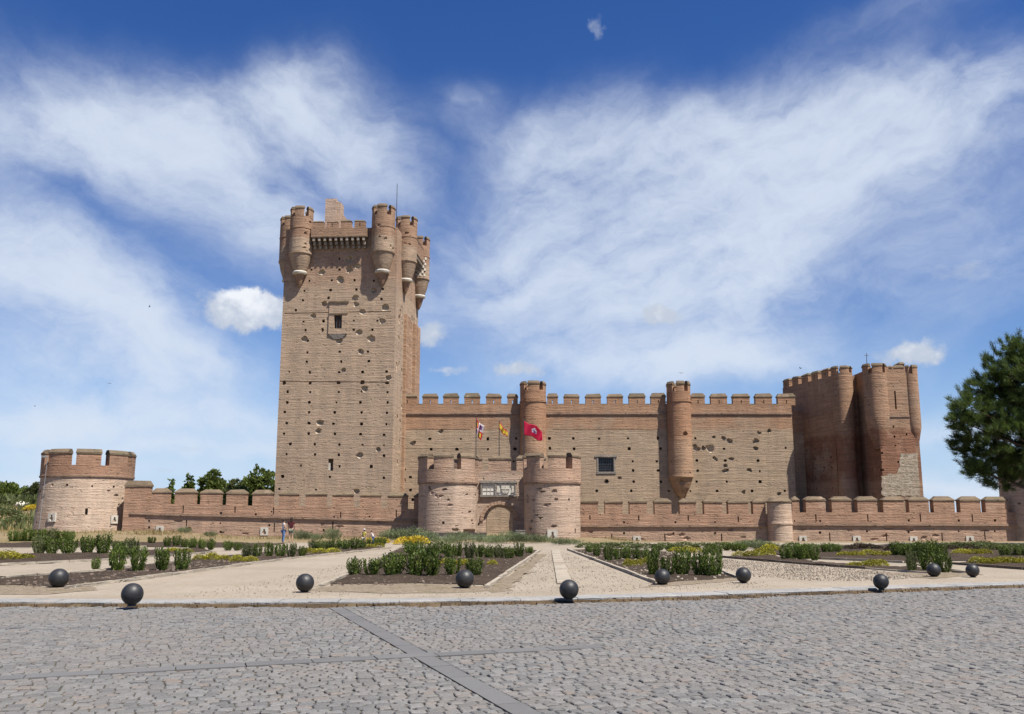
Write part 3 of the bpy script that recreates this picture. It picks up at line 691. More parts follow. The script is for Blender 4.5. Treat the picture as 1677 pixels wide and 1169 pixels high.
# ------------------------------------------------------------------ gate wall with arch
GY = 84.0
gw = thing('gate_wall', 'crenellated gate wall with an open arch and a pale carved coat of arms', 'wall', (X(818,840,GY), GY, -2))
gz = lambda q: Z(q, GY); gA, gB = (X(772,840,GY), GY), (X(868,840,GY), GY)
mb = MB(); seg(mb, gA, gB, -1.6, 0, -2, gz(771)); ga = mb.build('wall_face', M['gate'], gw)
hs = MB(); ax0, ax1 = X(796,850,GY), X(840,850,GY); ac = (ax0+ax1)/2; ar = (ax1-ax0)/2; az = gz(830.5) - ar
pts = [(ax0,-3),(ax1,-3)] + [(ac + ar*math.cos(PI*i/14), az + ar*math.sin(PI*i/14)) for i in range(15)]
n_ = len(pts)
hs.add([(x,GY-1,z) for x,z in pts] + [(x,GY+2.5,z) for x,z in pts], [tuple(range(n_)), tuple(range(2*n_-1,n_-1,-1))] + [(i,(i+1)%n_,n_+(i+1)%n_,n_+i) for i in range(n_)])
for px, py in ((792,784),(787,846),(784,858)): hole(hs, hit(px,py,Vector((0,GY,0)),Wn), U, Wn, .1,.13,.4)
cut(ga, hs)
hs = MB(); ao = ar + .24; pts = [(ac-ao,-3),(ac+ao,-3)] + [(ac + ao*math.cos(PI*i/14), az + ao*math.sin(PI*i/14)) for i in range(15)]
hs.add([(x,GY-1,z) for x,z in pts] + [(x,GY+.28,z) for x,z in pts], [tuple(range(n_)), tuple(range(2*n_-1,n_-1,-1))] + [(i,(i+1)%n_,n_+(i+1)%n_,n_+i) for i in range(n_)])
cut(ga, hs)
mb = MB()   # voussoirs
for i in range(15):
    a0, a1 = PI*(i+.04)/15, PI*(i+.96)/15; r0, r1 = ar+.245, ar+.54 + .03*(i % 2)
    q = [(r0,a0),(r1,a0),(r1,a1),(r0,a1)]; vs = [(ac+r*math.cos(a), GY-.10, az+r*math.sin(a)) for r,a in q] + [(ac+r*math.cos(a), GY+.1, az+r*math.sin(a)) for r,a in q]
    mb.add(vs, [(0,1,2,3),(7,6,5,4),(0,4,5,1),(1,5,6,2),(2,6,7,3),(3,7,4,0)])
mb.build('arch_voussoir', M['barbican'], gw)
for a, b in ((770,789),(800,837),(846,866)):
    merlon(gw, (X(a,760,GY),GY), (X(b,760,GY),GY), -.7, .004, gz(771), gz(752.5), gz(746), M['barbican'], M['cap'], None, .05, .25)
px0, px1, pz0, pz1 = X(788,800,GY), X(845.5,800,GY), gz(813.5), gz(787)
mb = MB(); seg(mb, (px0-.1,GY), (px1+.1,GY), -.05, .22, pz1-.22, pz1); seg(mb, (px0-.1,GY), (px1+.1,GY), -.05, .22, pz0, pz0+.16)
for x in (px0-.05, (px0+px1)/2-.35, px1-.15): seg(mb, (x,GY), (x+.16,GY), -.05, .18, pz0+.165, pz1-.225)
fr_ = mb.build('coat_of_arms_frame', M['frame_stone'], gw)
mb = MB(); seg(mb, (px0+.13,GY), (px1-.17,GY), -.05, .06, pz0+.17, pz1-.23); pnl = mb.build('coat_of_arms_panel', simple('white_stone', (.74,.71,.64), .8, .1, 3, bmp=.4), gw)
mb = MB(); w0 = px0+.2; w1 = (px0+px1)/2-.42; cz_ = (pz0+pz1)/2
for k in range(1,3): seg(mb, (w0,GY), (w1,GY), .05, .10, pz0+.2+k*.33, pz0+.235+k*.33)
for k in range(1,3): x = w0+(w1-w0)*k/3; seg(mb, (x,GY), (x+.03,GY), .05, .105, pz0+.2, pz1-.26)
def plate(pts, y0, y1):
    n = len(pts); mb.add([(x,y1,z) for x,z in pts] + [(x,y0,z) for x,z in pts], [tuple(range(n)), tuple(range(2*n-1,n-1,-1))] + [(i,(i+1)%n,n+(i+1)%n,n+i) for i in range(n)])
sc = (px0+px1)/2 + .62; sz_ = cz_ - .02
plate([(sc-.38,sz_+.3),(sc+.38,sz_+.3),(sc+.38,sz_-.1),(sc+.2,sz_-.36),(sc,sz_-.44),(sc-.2,sz_-.36),(sc-.38,sz_-.1)], GY-.05, GY-.17)
plate([(sc-.03,sz_+.28),(sc+.03,sz_+.28),(sc+.03,sz_-.4),(sc-.03,sz_-.4)], GY-.15, GY-.2)
plate([(sc-.36,sz_+.02),(sc+.36,sz_+.02),(sc+.36,sz_-.04),(sc-.36,sz_-.04)], GY-.15, GY-.203)
plate([(sc-.3,sz_+.33),(sc+.3,sz_+.33),(sc+.38,sz_+.54),(sc+.18,sz_+.42),(sc,sz_+.58),(sc-.18,sz_+.42),(sc-.38,sz_+.54)], GY-.05, GY-.15)
for s in (-1,1): plate([(sc+s*.5,sz_+.4),(sc+s*.85,sz_+.45),(sc+s*.75,sz_+.05),(sc+s*.85,sz_-.3),(sc+s*.5,sz_-.35),(sc+s*.58,sz_)], GY-.05, GY-.13)
mb.build('carved_relief', M['stone_white'], pnl)
# flags
mRed = simple('flag_red', (.62,.03,.035), .7, .1, 3); mCrim = simple('flag_crimson', (.46,.008,.045), .7, .12, 3); mYel = simple('flag_yellow', (.78,.55,.06), .7, .1, 3); mWht = simple('flag_white', (.72,.66,.68), .7, .08, 3); mPur = simple('flag_purple', (.17,.06,.2), .7, .1, 3); mGrn = simple('flag_green', (.16,.32,.08), .7)
def flag(label, polepx, Y, topy, boty, fn, mats, pick, plabel):
    bx = X(polepx, 740, Y); zt, zb_ = Z(topy, Y), Z(boty, Y)
    mb = MB(); mb.tube((bx,Y,zb_),(bx,Y,zt), .045, .03); mb.lathe(bx, Y, [(.02,zt),(.07,zt+.05),(.02,zt+.11)], 10)
    pole = thing('flagpole', plabel, 'flagpole', (bx,Y,zb_)); mb.build('pole', M['iron'], pole)
    NU, NV = 26, 18; vs = []; fs = []; ms_ = []
    for j in range(NV+1):
        for i in range(NU+1):
            vs.append(fn(i/NU, j/NV, Vector((bx+.04, Y, zt-.1))))
    for j in range(NV):
        for i in range(NU):
            a = j*(NU+1)+i; fs.append((a,a+1,a+NU+2,a+NU+1)); ms_.append(pick((i+.5)/NU,(j+.5)/NV))
    mb = MB(); mb.v = vs; mb.f = fs; mb.m = ms_
    f = mb.build('flag', mats, pole, smooth=True)
    sm = f.modifiers.new('th', 'SOLIDIFY'); sm.thickness = .012
    return pole
def f_crim(u, v, o):
    w, h = 1.75, 1.3
    return o + Vector((w*u*.98, .34*math.sin(u*8+v*2)*(.3+u*.7) + .1, -h*v*(1-.25*u) - .85*u - .16*math.sin(u*8+v*1.6)*u + .05))
def p_crim(u, v):
    du, dv = (u-.55)/.13, (v-.48)/.2
    if du*du+dv*dv < 1: return 1 if (abs(du) > .42 or dv < -.25) and (int(u*30)+int(v*22)) % 3 else 2
    return 0
flag('', 857.5, 85.1, 688, 770, f_crim, [mCrim, mWht, mPur], p_crim, 'pole flying a crimson flag with a pale emblem beside the right gate tower')
def f_cyl(u, v, o):
    return o + Vector((.10*u + .62*u*u*(1-.5*v) - .1*math.sin(v*4)*u*(1-u), .28*math.sin(u*13+v*1.5)*(.4+u*.6), -1.35*v - 1.15*u*(1-.3*u) + .05))
flag('', 779.5, 84.9, 682, 771, f_cyl, [mRed, mWht, mPur, mYel, mGrn], lambda u, v: (0 if (u < .5) == (v < .5) else 1) if not (.12 < (u % .5)/.5*.5+.0 < .38 and .12 < v % .5 < .38) else (3 if (u < .5) == (v < .5) else 2), 'pole with a limp quartered red and white flag left of the gate arch')
def f_esp(u, v, o):
    return o + Vector((.75*u**1.2 - .12*v*(1-u), .2*math.sin(u*11+v*2), -.55*v - .95*u + .06*math.sin(u*9) + .05))
flag('', 817.5, 85.0, 690, 748, f_esp, [mRed, mYel], lambda u, v: 1 if .16 < v < .86 else 0, 'pole with a drooping yellow and red flag above the gate arch')
# ------------------------------------------------------------------ bridge parapet, box, block
BY = 73.5
br = thing('bridge_parapet', 'low grey parapet with a dark coping in front of the left gate tower', 'parapet', (X(735,875,BY),BY,0))
mb = MB(); bz = Z(875.5,BY); seg(mb, (X(668,880,BY),BY), (X(796,880,BY),BY), -.3, 0, -.6, bz); mb.build('wall', simple('grey_render', (.42,.39,.36), .9, .2, 1.5, bmp=.4), br)
mb = MB(); seg(mb, (X(668,880,BY)-.05,BY), (X(796,880,BY)+.05,BY), -.36, .06, bz+.003, Z(872,BY)); mb.build('coping', simple('dark_coping', (.10,.085,.075), .8, .2), br)
mb = MB(); x0, x1 = X(759.5,870,BY+1), X(777.5,870,BY+1); zt0, zt1 = Z(875,BY+1), Z(867,BY+1)
mb.box(x0,x1,BY+.8,BY+1.3,-.2,zt1-.06)
for k in range(3): mb.box(x0-.03,x1+.03,BY+.77,BY+.8-.002,zt0+.05+k*.14,zt0+.15+k*.14)
mb.box(x0-.05,x1+.05,BY+.76,BY+1.34,zt1-.057,zt1)
tag(mb.build('wooden_box', M['wood']), 'small brown wooden box behind the grey parapet near the gate', 'box')
mb = MB(); mb.box(X(845,875,BY),X(860,875,BY),BY,BY+.5,-.6,Z(869.5,BY)); mb.box(X(844,875,BY),X(861,875,BY),BY-.03,BY+.53,Z(869.5,BY)+.003,Z(868,BY))
tag(mb.build('stone_block', M['frame_stone']), 'grey stone block at the right foot of the gate arch', 'block')
# plain metal pole with a bracket and no lamp, beside the left tower
mb = MB(); q = G(63,868); Yp = 80.5; xp = X(64.5,850,Yp); mb.tube((xp,Yp,-.5),(xp+.25,Yp,Z(748,Yp)),.028,.022); mb.tube((xp+.25,Yp,Z(748,Yp)),(xp-.02,Yp,Z(747,Yp)),.028); mb.box(xp-.2,xp+.1,Yp-.1,Yp+.1,Z(749,Yp),Z(746,Yp))
tag(mb.build('metal_pole', simple('grey_metal', (.30,.31,.32), .5, .1, 3, .4)), 'thin pale pole with a small top bracket left of the left round tower', 'pole')
# ================================================================== GROUND
def sm(a, b, x): t = max(0, min(1, (x-a)/(b-a))); return t*t*(3-2*t)
def gz_(x, y):
    z = -.12 + .13*sm(60, 66, y)
    z += .55*sm(-22, -32, x)*sm(64, 84, y)
    z -= .75*sm(6, 16, x)*sm(69, 77, y)
    z += 2.3*sm(-45, -60, x)*sm(96, 150, y) + .5*sm(95, 160, y)
    return z
def mat_ground():
    m, t, b = base_mat('dry_ground', .95, .1)
    pos = t.new('ShaderNodeNewGeometry').outputs['Position']
    a = t.noise(pos, .12, 5, .6); c = t.noise(pos, 2.5, 4, .65); d = t.noise(pos, 16, 3, .7)
    col = t.mix(t.rng(a, .4, .62), (.36,.27,.165), (.30,.235,.115)); col = t.mix(t.rng(c, .52, .68, 0, .7), col, (.17,.16,.06))
    col = t.mix(t.rng(d, .3, .75, 0, .35), col, (.18,.14,.09)); t.l.new(dim(t, col), b.inputs['Base Color'])
    bump(t, b, t.math('ADD', c, d), .6, .08); return m
def mat_gravel(name='gravel', c1=(.45,.385,.305), c2=(.375,.315,.245)):
    m, t, b = base_mat(name, .95, .12)
    pos = t.new('ShaderNodeNewGeometry').outputs['Position']
    a = t.noise(pos, .35, 4, .6); f = t.noise(pos, 38, 2, .6); g = t.noise(pos, 9, 4, .7)
    tr = t.noise(t.scale(pos, (2.2,.12,1), (0,0,-.3)), 1.0, 4, .6)
    col = t.mix(t.rng(a, .38, .64), c1, c2); col = t.mix(t.rng(tr, .5, .68, 0, .35), col, (.40,.31,.21))
    col = t.mix(t.rng(g, .52, .70, 0, .75), col, (.29,.235,.17)); col = t.mix(t.rng(t.noise(pos, 3.2, 5, .7), .5, .66, 0, .45), col, (.30,.245,.18)); col = t.mix(t.rng(f, .58, .70, 0, .55), col, (.22,.19,.15)); col = t.mix(t.rng(f, .30, .40, .45, 0), col, (.54,.48,.39))
    t.l.new(dim(t, col), b.inputs['Base Color']); bump(t, b, t.math('ADD', t.math('MULTIPLY', f, .5), g), .7, .03); return m
M['gravel'] = mat_gravel(); M['gravel2'] = mat_gravel('stony_gravel', (.44,.39,.33), (.37,.32,.26))
def mat_soil():
    m, t, b = base_mat('soil', .95, .1)
    pos = t.new('ShaderNodeNewGeometry').outputs['Position']
    a = t.noise(pos, 1.2, 4, .6); f = t.noise(pos, 14, 4, .7); v = t.noise(pos, 32, 2, .6)
    col = t.mix(t.rng(a, .35, .65), (.075,.055,.042), (.125,.09,.063)); col = t.mix(t.rng(f, .5, .72, 0, .8), col, (.035,.028,.024)); col = t.mix(t.rng(v, .62, .72, 0, .7), col, (.34,.27,.2))
    t.l.new(dim(t, col), b.inputs['Base Color']); bump(t, b, t.math('ADD', f, v), 1.0, .06); return m
M['soil'] = mat_soil()
M['edging'] = masonry('stone_edging', (.44,.385,.305), streak=.05, patch=(.35,.29,.22))
M['edging_dark'] = masonry('timber_edging', (.13,.10,.075), streak=.15, patch=(.22,.17,.12))
xs = [-3000,-1200,-500,-260,-180] + [-140+4*i for i in range(71)] + [180,260,500,1200,3000]
ys = [-400,-80,-20,0,20,40] + [54+3*i for i in range(45)] + [200,240,320,500,900,1800,4000]
vs = [(x,y,gz_(x,y)) for y in ys for x in xs]; nx = len(xs)
mb = MB(); mb.add(vs, [(j*nx+i,j*nx+i+1,(j+1)*nx+i+1,(j+1)*nx+i) for j in range(len(ys)-1) for i in range(nx-1)])
structure(mb.build('ground', mat_ground(), smooth=True))
# kerb: front foot line measured on the photograph
kf = [G(px,py) for px,py in ((-600,981),(-250,988),(0,991),(270,992),(540,991.5),(760,989.5),(950,986),(1200,977),(1450,967.5),(1677,960),(1950,950),(2400,937))]
kf = [Vector((p.x,p.y,0)) for p in kf]
def polyline(pts, step):
    out = []
    for a, b in zip(pts, pts[1:]):
        n = max(1, int((b-a).length/step))
        out += [a.lerp(b, i/n) for i in range(n)]
    return out + [pts[-1]]
def smooth_line(pts, it=6):
    for _ in range(it): pts = [pts[0]] + [(pts[i-1]+pts[i]*2+pts[i+1])/4 for i in range(1,len(pts)-1)] + [pts[-1]]
    return pts
kl = smooth_line(polyline(kf, .95))
def koff(pts, o):
    res = []
    for i, p in enumerate(pts):
        d = (pts[min(i+1,len(pts)-1)] - pts[max(i-1,0)]).normalized(); res.append(p + Vector((-d.y, d.x, 0))*o)
    return res
KW = .62
k1 = koff(kl, KW)
mb = MB()
for i in range(len(kl)-1):
    g = .006; a, b = kl[i], kl[i+1]; c, d = k1[i+1], k1[i]; e = (b-a).normalized()*g
    dz = random.uniform(-.006,.006); ins = .02
    q = [a+e, b-e, c-e, d+e]; n = Vector((-(b-a).normalized().y,(b-a).normalized().x,0))
    t_ = [a+e+n*ins, b-e+n*ins, c-e-n*ins, d+e-n*ins]
    mb.add([(p.x,p.y,-.12) for p in q] + [(p.x,p.y,.055+dz) for p in q] + [(p.x,p.y,.075+dz) for p in t_],
        [(3,2,1,0),(8,9,10,11)] + [(l+i_,l+(i_+1)%4,l+4+(i_+1)%4,l+4+i_) for l in (0,4) for i_ in range(4)])
structure(mb.build('kerb', masonry('granite_kerb', (.345,.34,.33), streak=.05, patch=(.29,.28,.265))))
def kerbY(x):
    for a, b in zip(kl, kl[1:]):
        if a.x <= x <= b.x: return a.y + (b.y-a.y)*(x-a.x)/(b.x-a.x)
    return kl[0].y if x < kl[0].x else kl[-1].y
# gravel sheet
gx = [x for x in range(-48, 53, 2)]
mb = MB(); rows = 22
for j in range(rows+1):
    for x in gx:
        y0 = kerbY(x) + KW*.9; y = y0 + (66-y0)*(j/rows); mb.v.append((x, y, .012*noise.noise(Vector((x*.7,y*.7,0))) + .03*sm(0,1,1-abs(y-y0)/.8)))
n = len(gx)
for j in range(rows):
    for i in range(n-1): mb.f.append((j*n+i,j*n+i+1,(j+1)*n+i+1,(j+1)*n+i)); mb.m.append(0)
structure(mb.build('gravel_path', M['gravel'], smooth=True))
# ------------------------------------------------------------------ planting beds
def bed(pts, h=.05, mat=None, name='planting_bed', cuts=5):
    pl = [G(px,py) for px,py in pts]
    bm = bmesh.new(); f = bm.faces.new([bm.verts.new((p.x,p.y,.02)) for p in pl]); bmesh.ops.triangulate(bm, faces=[f])
    for _ in range(cuts):
        es = [e for e in bm.edges if e.calc_length() > .45]
        if not es: break
        bmesh.ops.subdivide_edges(bm, edges=es, cuts=1); bmesh.ops.triangulate(bm, faces=bm.faces)
    for v in bm.verts:
        if v.is_boundary:
            v.co.x += .28*noise.noise(v.co*1.6) + .12*noise.noise(v.co*5); v.co.y += .28*noise.noise(v.co*1.6 + Vector((9,9,9))) + .12*noise.noise(v.co*5 + Vector((5,1,0)))
        if not v.is_boundary: v.co.z += h*.5 + .07*noise.noise(v.co*1.1) + .04*noise.noise(v.co*3.1)
        v.co.z = max(v.co.z, .03 if not v.is_boundary else .006)
    bmesh.ops.recalc_face_normals(bm, faces=bm.faces)
    if sum(f.normal.z for f in bm.faces) < 0: bmesh.ops.reverse_faces(bm, faces=bm.faces)
    me = bpy.data.meshes.new(name); bm.to_mesh(me); bm.free(); me.materials.append(mat or M['soil'])
    for p in me.polygons: p.use_smooth = True
    return structure(link(name, me))
def mat_margin():
    m, t, b = base_mat('trodden_earth', .95, .1); pos = t.new('ShaderNodeNewGeometry').outputs['Position']
    f = t.noise(pos, 6, 5, .7); g = t.noise(pos, 1.3, 4, .6); v = t.noise(pos, 30, 2, .6)
    col = t.mix(t.rng(f, .38, .62), (.37,.30,.22), (.24,.19,.135)); col = t.mix(t.rng(g, .52, .68, 0, .6), col, (.20,.175,.095)); col = t.mix(t.rng(v, .6, .7, 0, .6), col, (.13,.1,.07))
    t.l.new(dim(t, col), b.inputs['Base Color']); bump(t, b, t.math('ADD', f, v), .8, .04); return m
M['margin'] = mat_margin()
def margin(pts, name='trodden_verge'):
    o = bed(pts, .0, M['margin'], name); o.location.z = -.012; return o
margin([(500,968),(560,957),(680,955),(797,960),(800,968),(740,972),(620,971)]); margin([(1050,962),(1078,955),(1150,948),(1208,946),(1222,950),(1140,957)])
margin([(-140,975),(-120,962),(0,958),(108,962),(150,957),(160,966),(80,974),(-20,974)]); margin([(800,972),(800,962),(840,938),(880,908),(893,908),(862,940),(835,966)]); margin([(1420,938),(1530,938),(1590,935),(1610,941),(1530,948)])
bed([(535,957),(562,946),(592,932),(655,898),(768,898),(883,902),(800,958),(700,955),(620,957)])
bed([(932,901),(1076,956),(1208,947),(1150,925),(1092,904),(1010,899)])
bed([(1182,913),(1300,923),(1420,932),(1528,940),(1572,935),(1480,929.5),(1345,921.5),(1245,909)])
bed([(1245,903),(1290,911),(1345,916),(1480,922),(1560,919),(1700,913),(1900,910),(1760,896),(1400,893),(1230,896)])
bed([(1555,923.5),(1677,933),(1760,938),(1900,930),(1720,917),(1600,919)])
bed([(-120,963),(-120,950),(0,948),(163,936.5),(330,915.5),(465,902.5),(560,890.5),(640,898),(470,916),(250,946),(112,962.5),(40,958)])
bed([(-160,938),(-160,913),(0,908),(60,908.5),(200,903.5),(330,897.5),(352,905.5),(163,918.5),(0,926.5)])
bed([(-160,903),(-160,890),(0,889.5),(120,887.5),(360,889),(470,890),(420,897),(240,896),(60,898.5)])
# edging strips
def edging(pts, w=.11, h=.09, mat='edging', L=1.1):
    pl = [G(px,py) for px,py in pts]; pl = polyline([Vector((p.x,p.y,0)) for p in pl], L); mb = MB()
    for a, b in zip(pl, pl[1:]):
        d = (b-a).normalized()*.012; seg(mb, a+d, b-d, -w/2, w/2, -.05, h + random.uniform(-.012,.012))
    return structure(mb.build('path_edging', M[mat]))
edging([(797,964),(885,902)]); edging([(930,900.5),(1077,957)]); edging([(1150,925),(1209,948)], .11)
edging([(108,966),(250,946.5),(470,916.5),(640,898)]); edging([(576,940),(655,897.5)]); edging([(525,962),(577,940)])
edging([(-120,950),(0,948),(163,936.5),(330,915.5),(465,902.5)]); edging([(-160,938),(0,926.5),(163,918.5),(352,905.5)])
edging([(-160,903),(60,898.5),(240,896)])
edging([(1182,913),(1300,923),(1420,932)], .14, .08, 'edging_dark'); edging([(1420,932),(1528,940)], .12, .06); edging([(1345,916),(1480,922)],.1); edging([(1555,923.5),(1677,933),(1760,938)], .14, .08, 'edging_dark'); edging([(1560,938),(1600,941)], .1)
edging([(1245,903),(1290,911),(1345,916)], .12, .08, 'edging_dark')
# pale stone strip up the centre path
a, b = G(925,957), G(909,901); pl = polyline([Vector((a.x,a.y,0)), Vector((b.x,b.y,0))], 1.3); mb = MB()
for p, q in zip(pl, pl[1:]): d = (q-p).normalized()*.008; seg(mb, p+d, q-d, -.2, .2, -.05, .042+random.uniform(-.005,.005))
structure(mb.build('stone_strip', M['edging']))
# stony patch on the right-hand path
mb = MB(); pl = [G(px,py,0.0) for px,py in ((1180,921),(1290,926),(1440,939),(1500,945),(1440,948),(1320,948),(1235,940),(1200,930))]
# scattered stones
def stones(name, poly_px, n, s0, s1, mat):
    pl = [G(*p) for p in poly_px]; xs_ = [p.x for p in pl]; ys_ = [p.y for p in pl]; mb = MB()
    def inside(x, y):
        r = False; j = len(pl)-1
        for i in range(len(pl)):
            if (pl[i].y > y) != (pl[j].y > y) and x < (pl[j].x-pl[i].x)*(y-pl[i].y)/(pl[j].y-pl[i].y)+pl[i].x: r = not r
            j = i
        return r
    k = 0; tries = 0
    while k < n and tries < n*20:
        tries += 1
        x, y = random.uniform(min(xs_),max(xs_)), random.uniform(min(ys_),max(ys_))
        if not inside(x, y): continue
        k += 1; s = random.uniform(s0,s1)*random.uniform(.5,1); a = random.uniform(0,PI)
        vs = [(x+math.cos(a+2*PI*i/5)*s*random.uniform(.7,1.1), y+math.sin(a+2*PI*i/5)*s*random.uniform(.6,1), -.01) for i in range(5)]
        mb.add(vs + [(x+(v[0]-x)*.6, y+(v[1]-y)*.6, s*random.uniform(.5,.9)+.012) for v in vs], [(5,6,7,8,9)] + [(i,(i+1)%5,5+(i+1)%5,5+i) for i in range(5)])
    o = mb.build(name, mat); o['kind'] = 'stuff'; return o
stm = leafmat('loose_stone', (.23,.19,.145), (.32,.27,.21), (.14,.115,.09), 0, .9)
stones('gravel_stones', ((1180,916),(1290,923.5),(1440,936),(1520,944),(1440,952),(1320,951),(1225,944),(1170,925)), 2600, .015, .055, stm)
stones('gravel_grit', ((250,985),(540,930),(640,903),(655,900),(570,940),(520,965),(600,972),(800,968),(890,905),(925,905),(1060,955),(1250,952),(1280,962),(800,980)), 2600, .008, .03, stm)
stones('soil_clods', ((527,960),(592,936),(655,898),(883,902),(797,962)), 1500, .03, .09, leafmat('clod', (.09,.07,.055), (.16,.12,.09), (.20,.155,.115), 0, .95))
stones('soil_crumbs', ((-60,962),(163,937),(460,904),(600,896),(470,915),(250,945),(108,964)), 1500, .03, .10, leafmat('clod_dark', (.08,.065,.055), (.14,.105,.08), (.20,.155,.115), 0, .95))
stones('bed_rubble', ((935,902),(1076,955),(1206,946),(1150,925),(1092,904)), 900, .03, .09, stm)
# ------------------------------------------------------------------ cobbled square
u_ = Vector((G(1677,1020) - G(0,1107))); u_.z = 0; u_.normalize(); v_ = Vector((-u_.y, u_.x, 0))
o1 = G(0,1107); sv = o1.x*v_.x + o1.y*v_.y                       # the cross strip runs along u at this v
o2 = G(560,1000); o3 = G(870,1169); su2 = o2.x*u_.x + o2.y*u_.y; su3 = o3.x*u_.x + o3.y*u_.y; su = (su2+su3)/2
mcob, t, b = base_mat('granite_setts', .78, .3)
g = t.new('ShaderNodeNewGeometry'); pos = g.outputs['Position']; rnd = g.outputs['Random Per Island']
f1 = t.noise(pos, 40, 3, .7); f2 = t.noise(pos, .5, 4, .6)
col = t.mix(t.rng(rnd, 0, .8), (.165,.163,.160), (.285,.278,.266)); col = t.mix(t.rng(rnd, .84, .97, 0, .8), col, (.27,.215,.175))
col = t.mix(t.rng(f2, .42, .62, 0, .5), col, (.28,.25,.22)); col = t.mix(t.rng(f1, .35, .7, 0, .5), col, (.13,.12,.11)); t.l.new(dim(t, col), b.inputs['Base Color']); bump(t, b, f1, .6, .02)
mb = MB(); rp = .116
strips_u = [su, su - 9.2]; SW = .27
def far_ok(x, y): return y > 4.2 and abs(x) < .72*y + 3.5 and y < kerbY(x) - .12 - .08*noise.noise(Vector((x*1.3, 0, 0)))
umin, umax = -18, 34; v = -8
while v < 26:
    v += rp
    band_row = sv - SW/2 < v < sv + SW/2 + rp
    x = umin + random.uniform(0,.2)
    while x < umax:
        l = random.uniform(.115,.185); x += l; skip = False; nxt = x
        for s_ in strips_u:
            lo_, hi_ = s_ - SW/2 - .004, s_ + SW/2 + .004
            if x > lo_ and x - l < hi_:
                nxt = max(hi_, x if x - l > s_ else hi_)
                if x - l < lo_ - .035: l = lo_ - (x - l); x = lo_
                elif x > hi_ + .035: l = x - hi_; nxt = x
                else: skip = True
        if skip: x = nxt; continue
        if band_row and x - l < su + 2.6: x = nxt; continue
        c = u_*(x - l/2) + v_*(v - rp/2)
        x = nxt
        if not far_ok(c.x, c.y): continue
        z = random.gauss(0,.0045) - .012; tx, ty = random.gauss(0,.04), random.gauss(0,.026); hl, hw = l/2 - random.uniform(.003,.010), rp/2 - random.uniform(.002,.006); ch = .011
        sk = random.uniform(-.012,.012)
        def pt(a, b_, zz): p = c + u_*(a + sk*b_*8) + v_*b_; return (p.x,p.y,zz + a*tx + b_*ty)
        cs = [(-hl,-hw),(hl,-hw),(hl,hw),(-hl,hw)]
        cs2 = [((hl-ch*random.uniform(.6,1.4))*sx, (hw-ch*random.uniform(.6,1.3))*sy) for sx, sy in ((-1,-1),(1,-1),(1,1),(-1,1))]
        o_ = len(mb.v)
        mb.v += [pt(a,b_,-.06) for a,b_ in cs] + [pt(a,b_,z-.010) for a,b_ in cs] + [pt(a,b_,z) for a,b_ in cs2]
        for fz in [(8,9,10,11)] + [(l_+i,l_+(i+1)%4,l_+4+(i+1)%4,l_+4+i) for l_ in (0,4) for i in range(4)]: mb.f.append([o_+q for q in fz]); mb.m.append(0)
structure(mb.build('cobbled_square', mcob))
mslab, t, b = base_mat('slab_strip', .8, .25); g = t.new('ShaderNodeNewGeometry'); f1 = t.noise(g.outputs['Position'], 30, 3, .7); f2 = t.noise(g.outputs['Position'], 1.4, 3, .6)
col = t.mix(t.rng(g.outputs['Random Per Island'], 0, 1), (.155,.152,.150), (.19,.187,.182)); col = t.mix(t.rng(f2, .4, .65, 0, .5), col, (.21,.20,.19)); col = t.mix(t.rng(f1, .4, .7, 0, .3), col, (.17,.17,.17)); t.l.new(dim(t, col), b.inputs['Base Color']); bump(t, b, f1, .3, .01)
mb = MB()
def slab(c, du, dv, z):
    p = [c - u_*du - v_*dv, c + u_*du - v_*dv, c + u_*du + v_*dv, c - u_*du + v_*dv]; mb.hexa([(q.x,q.y,-.06) for q in p] + [(q.x,q.y,z) for q in p])
for s in strips_u:
    for sg in (-1, 1):
        for k in range(34):
            v = sv + rp*.25 + sg*(SW/2 + rp*.25 + .4 + .8*k); c = u_*s + v_*v
            if far_ok(c.x, c.y): slab(c, SW/2-.006, .393, random.gauss(-.013,.002))
x = su + 2.6 - .8*math.ceil((su + 2.6 - umin)/.8)
while x < su + 2.6 - .4:
    c = u_*(x+.4) + v_*(sv + rp*.25); x += .8
    if far_ok(c.x, c.y): slab(c, .393, SW/2+rp*.25-.006, random.gauss(-.013,.002))
structure(mb.build('slab_strip', mslab))
mb = MB(); pr = [(-30,1),(40,1)] 
pts = [(-16,1.5),(32,1.5)] + [(p.x, p.y-.02) for p in reversed(kl) if -16 < p.x < 32]
mb.add([(x,y,-.029) for x,y in pts], [tuple(range(len(pts)))])
m, t, b = base_mat('joint_earth', .95, .1); pos = t.new('ShaderNodeNewGeometry').outputs['Position']; f = t.noise(pos, 12, 3, .6); f2 = t.noise(pos, .9, 3, .6)
col = t.mix(t.rng(f, .35, .65), (.075,.065,.053), (.13,.11,.085)); col = t.mix(t.rng(f2, .5, .65, 0, .7), col, (.14,.11,.05)); t.l.new(dim(t, col), b.inputs['Base Color'])
structure(mb.build('joint_bedding', m))
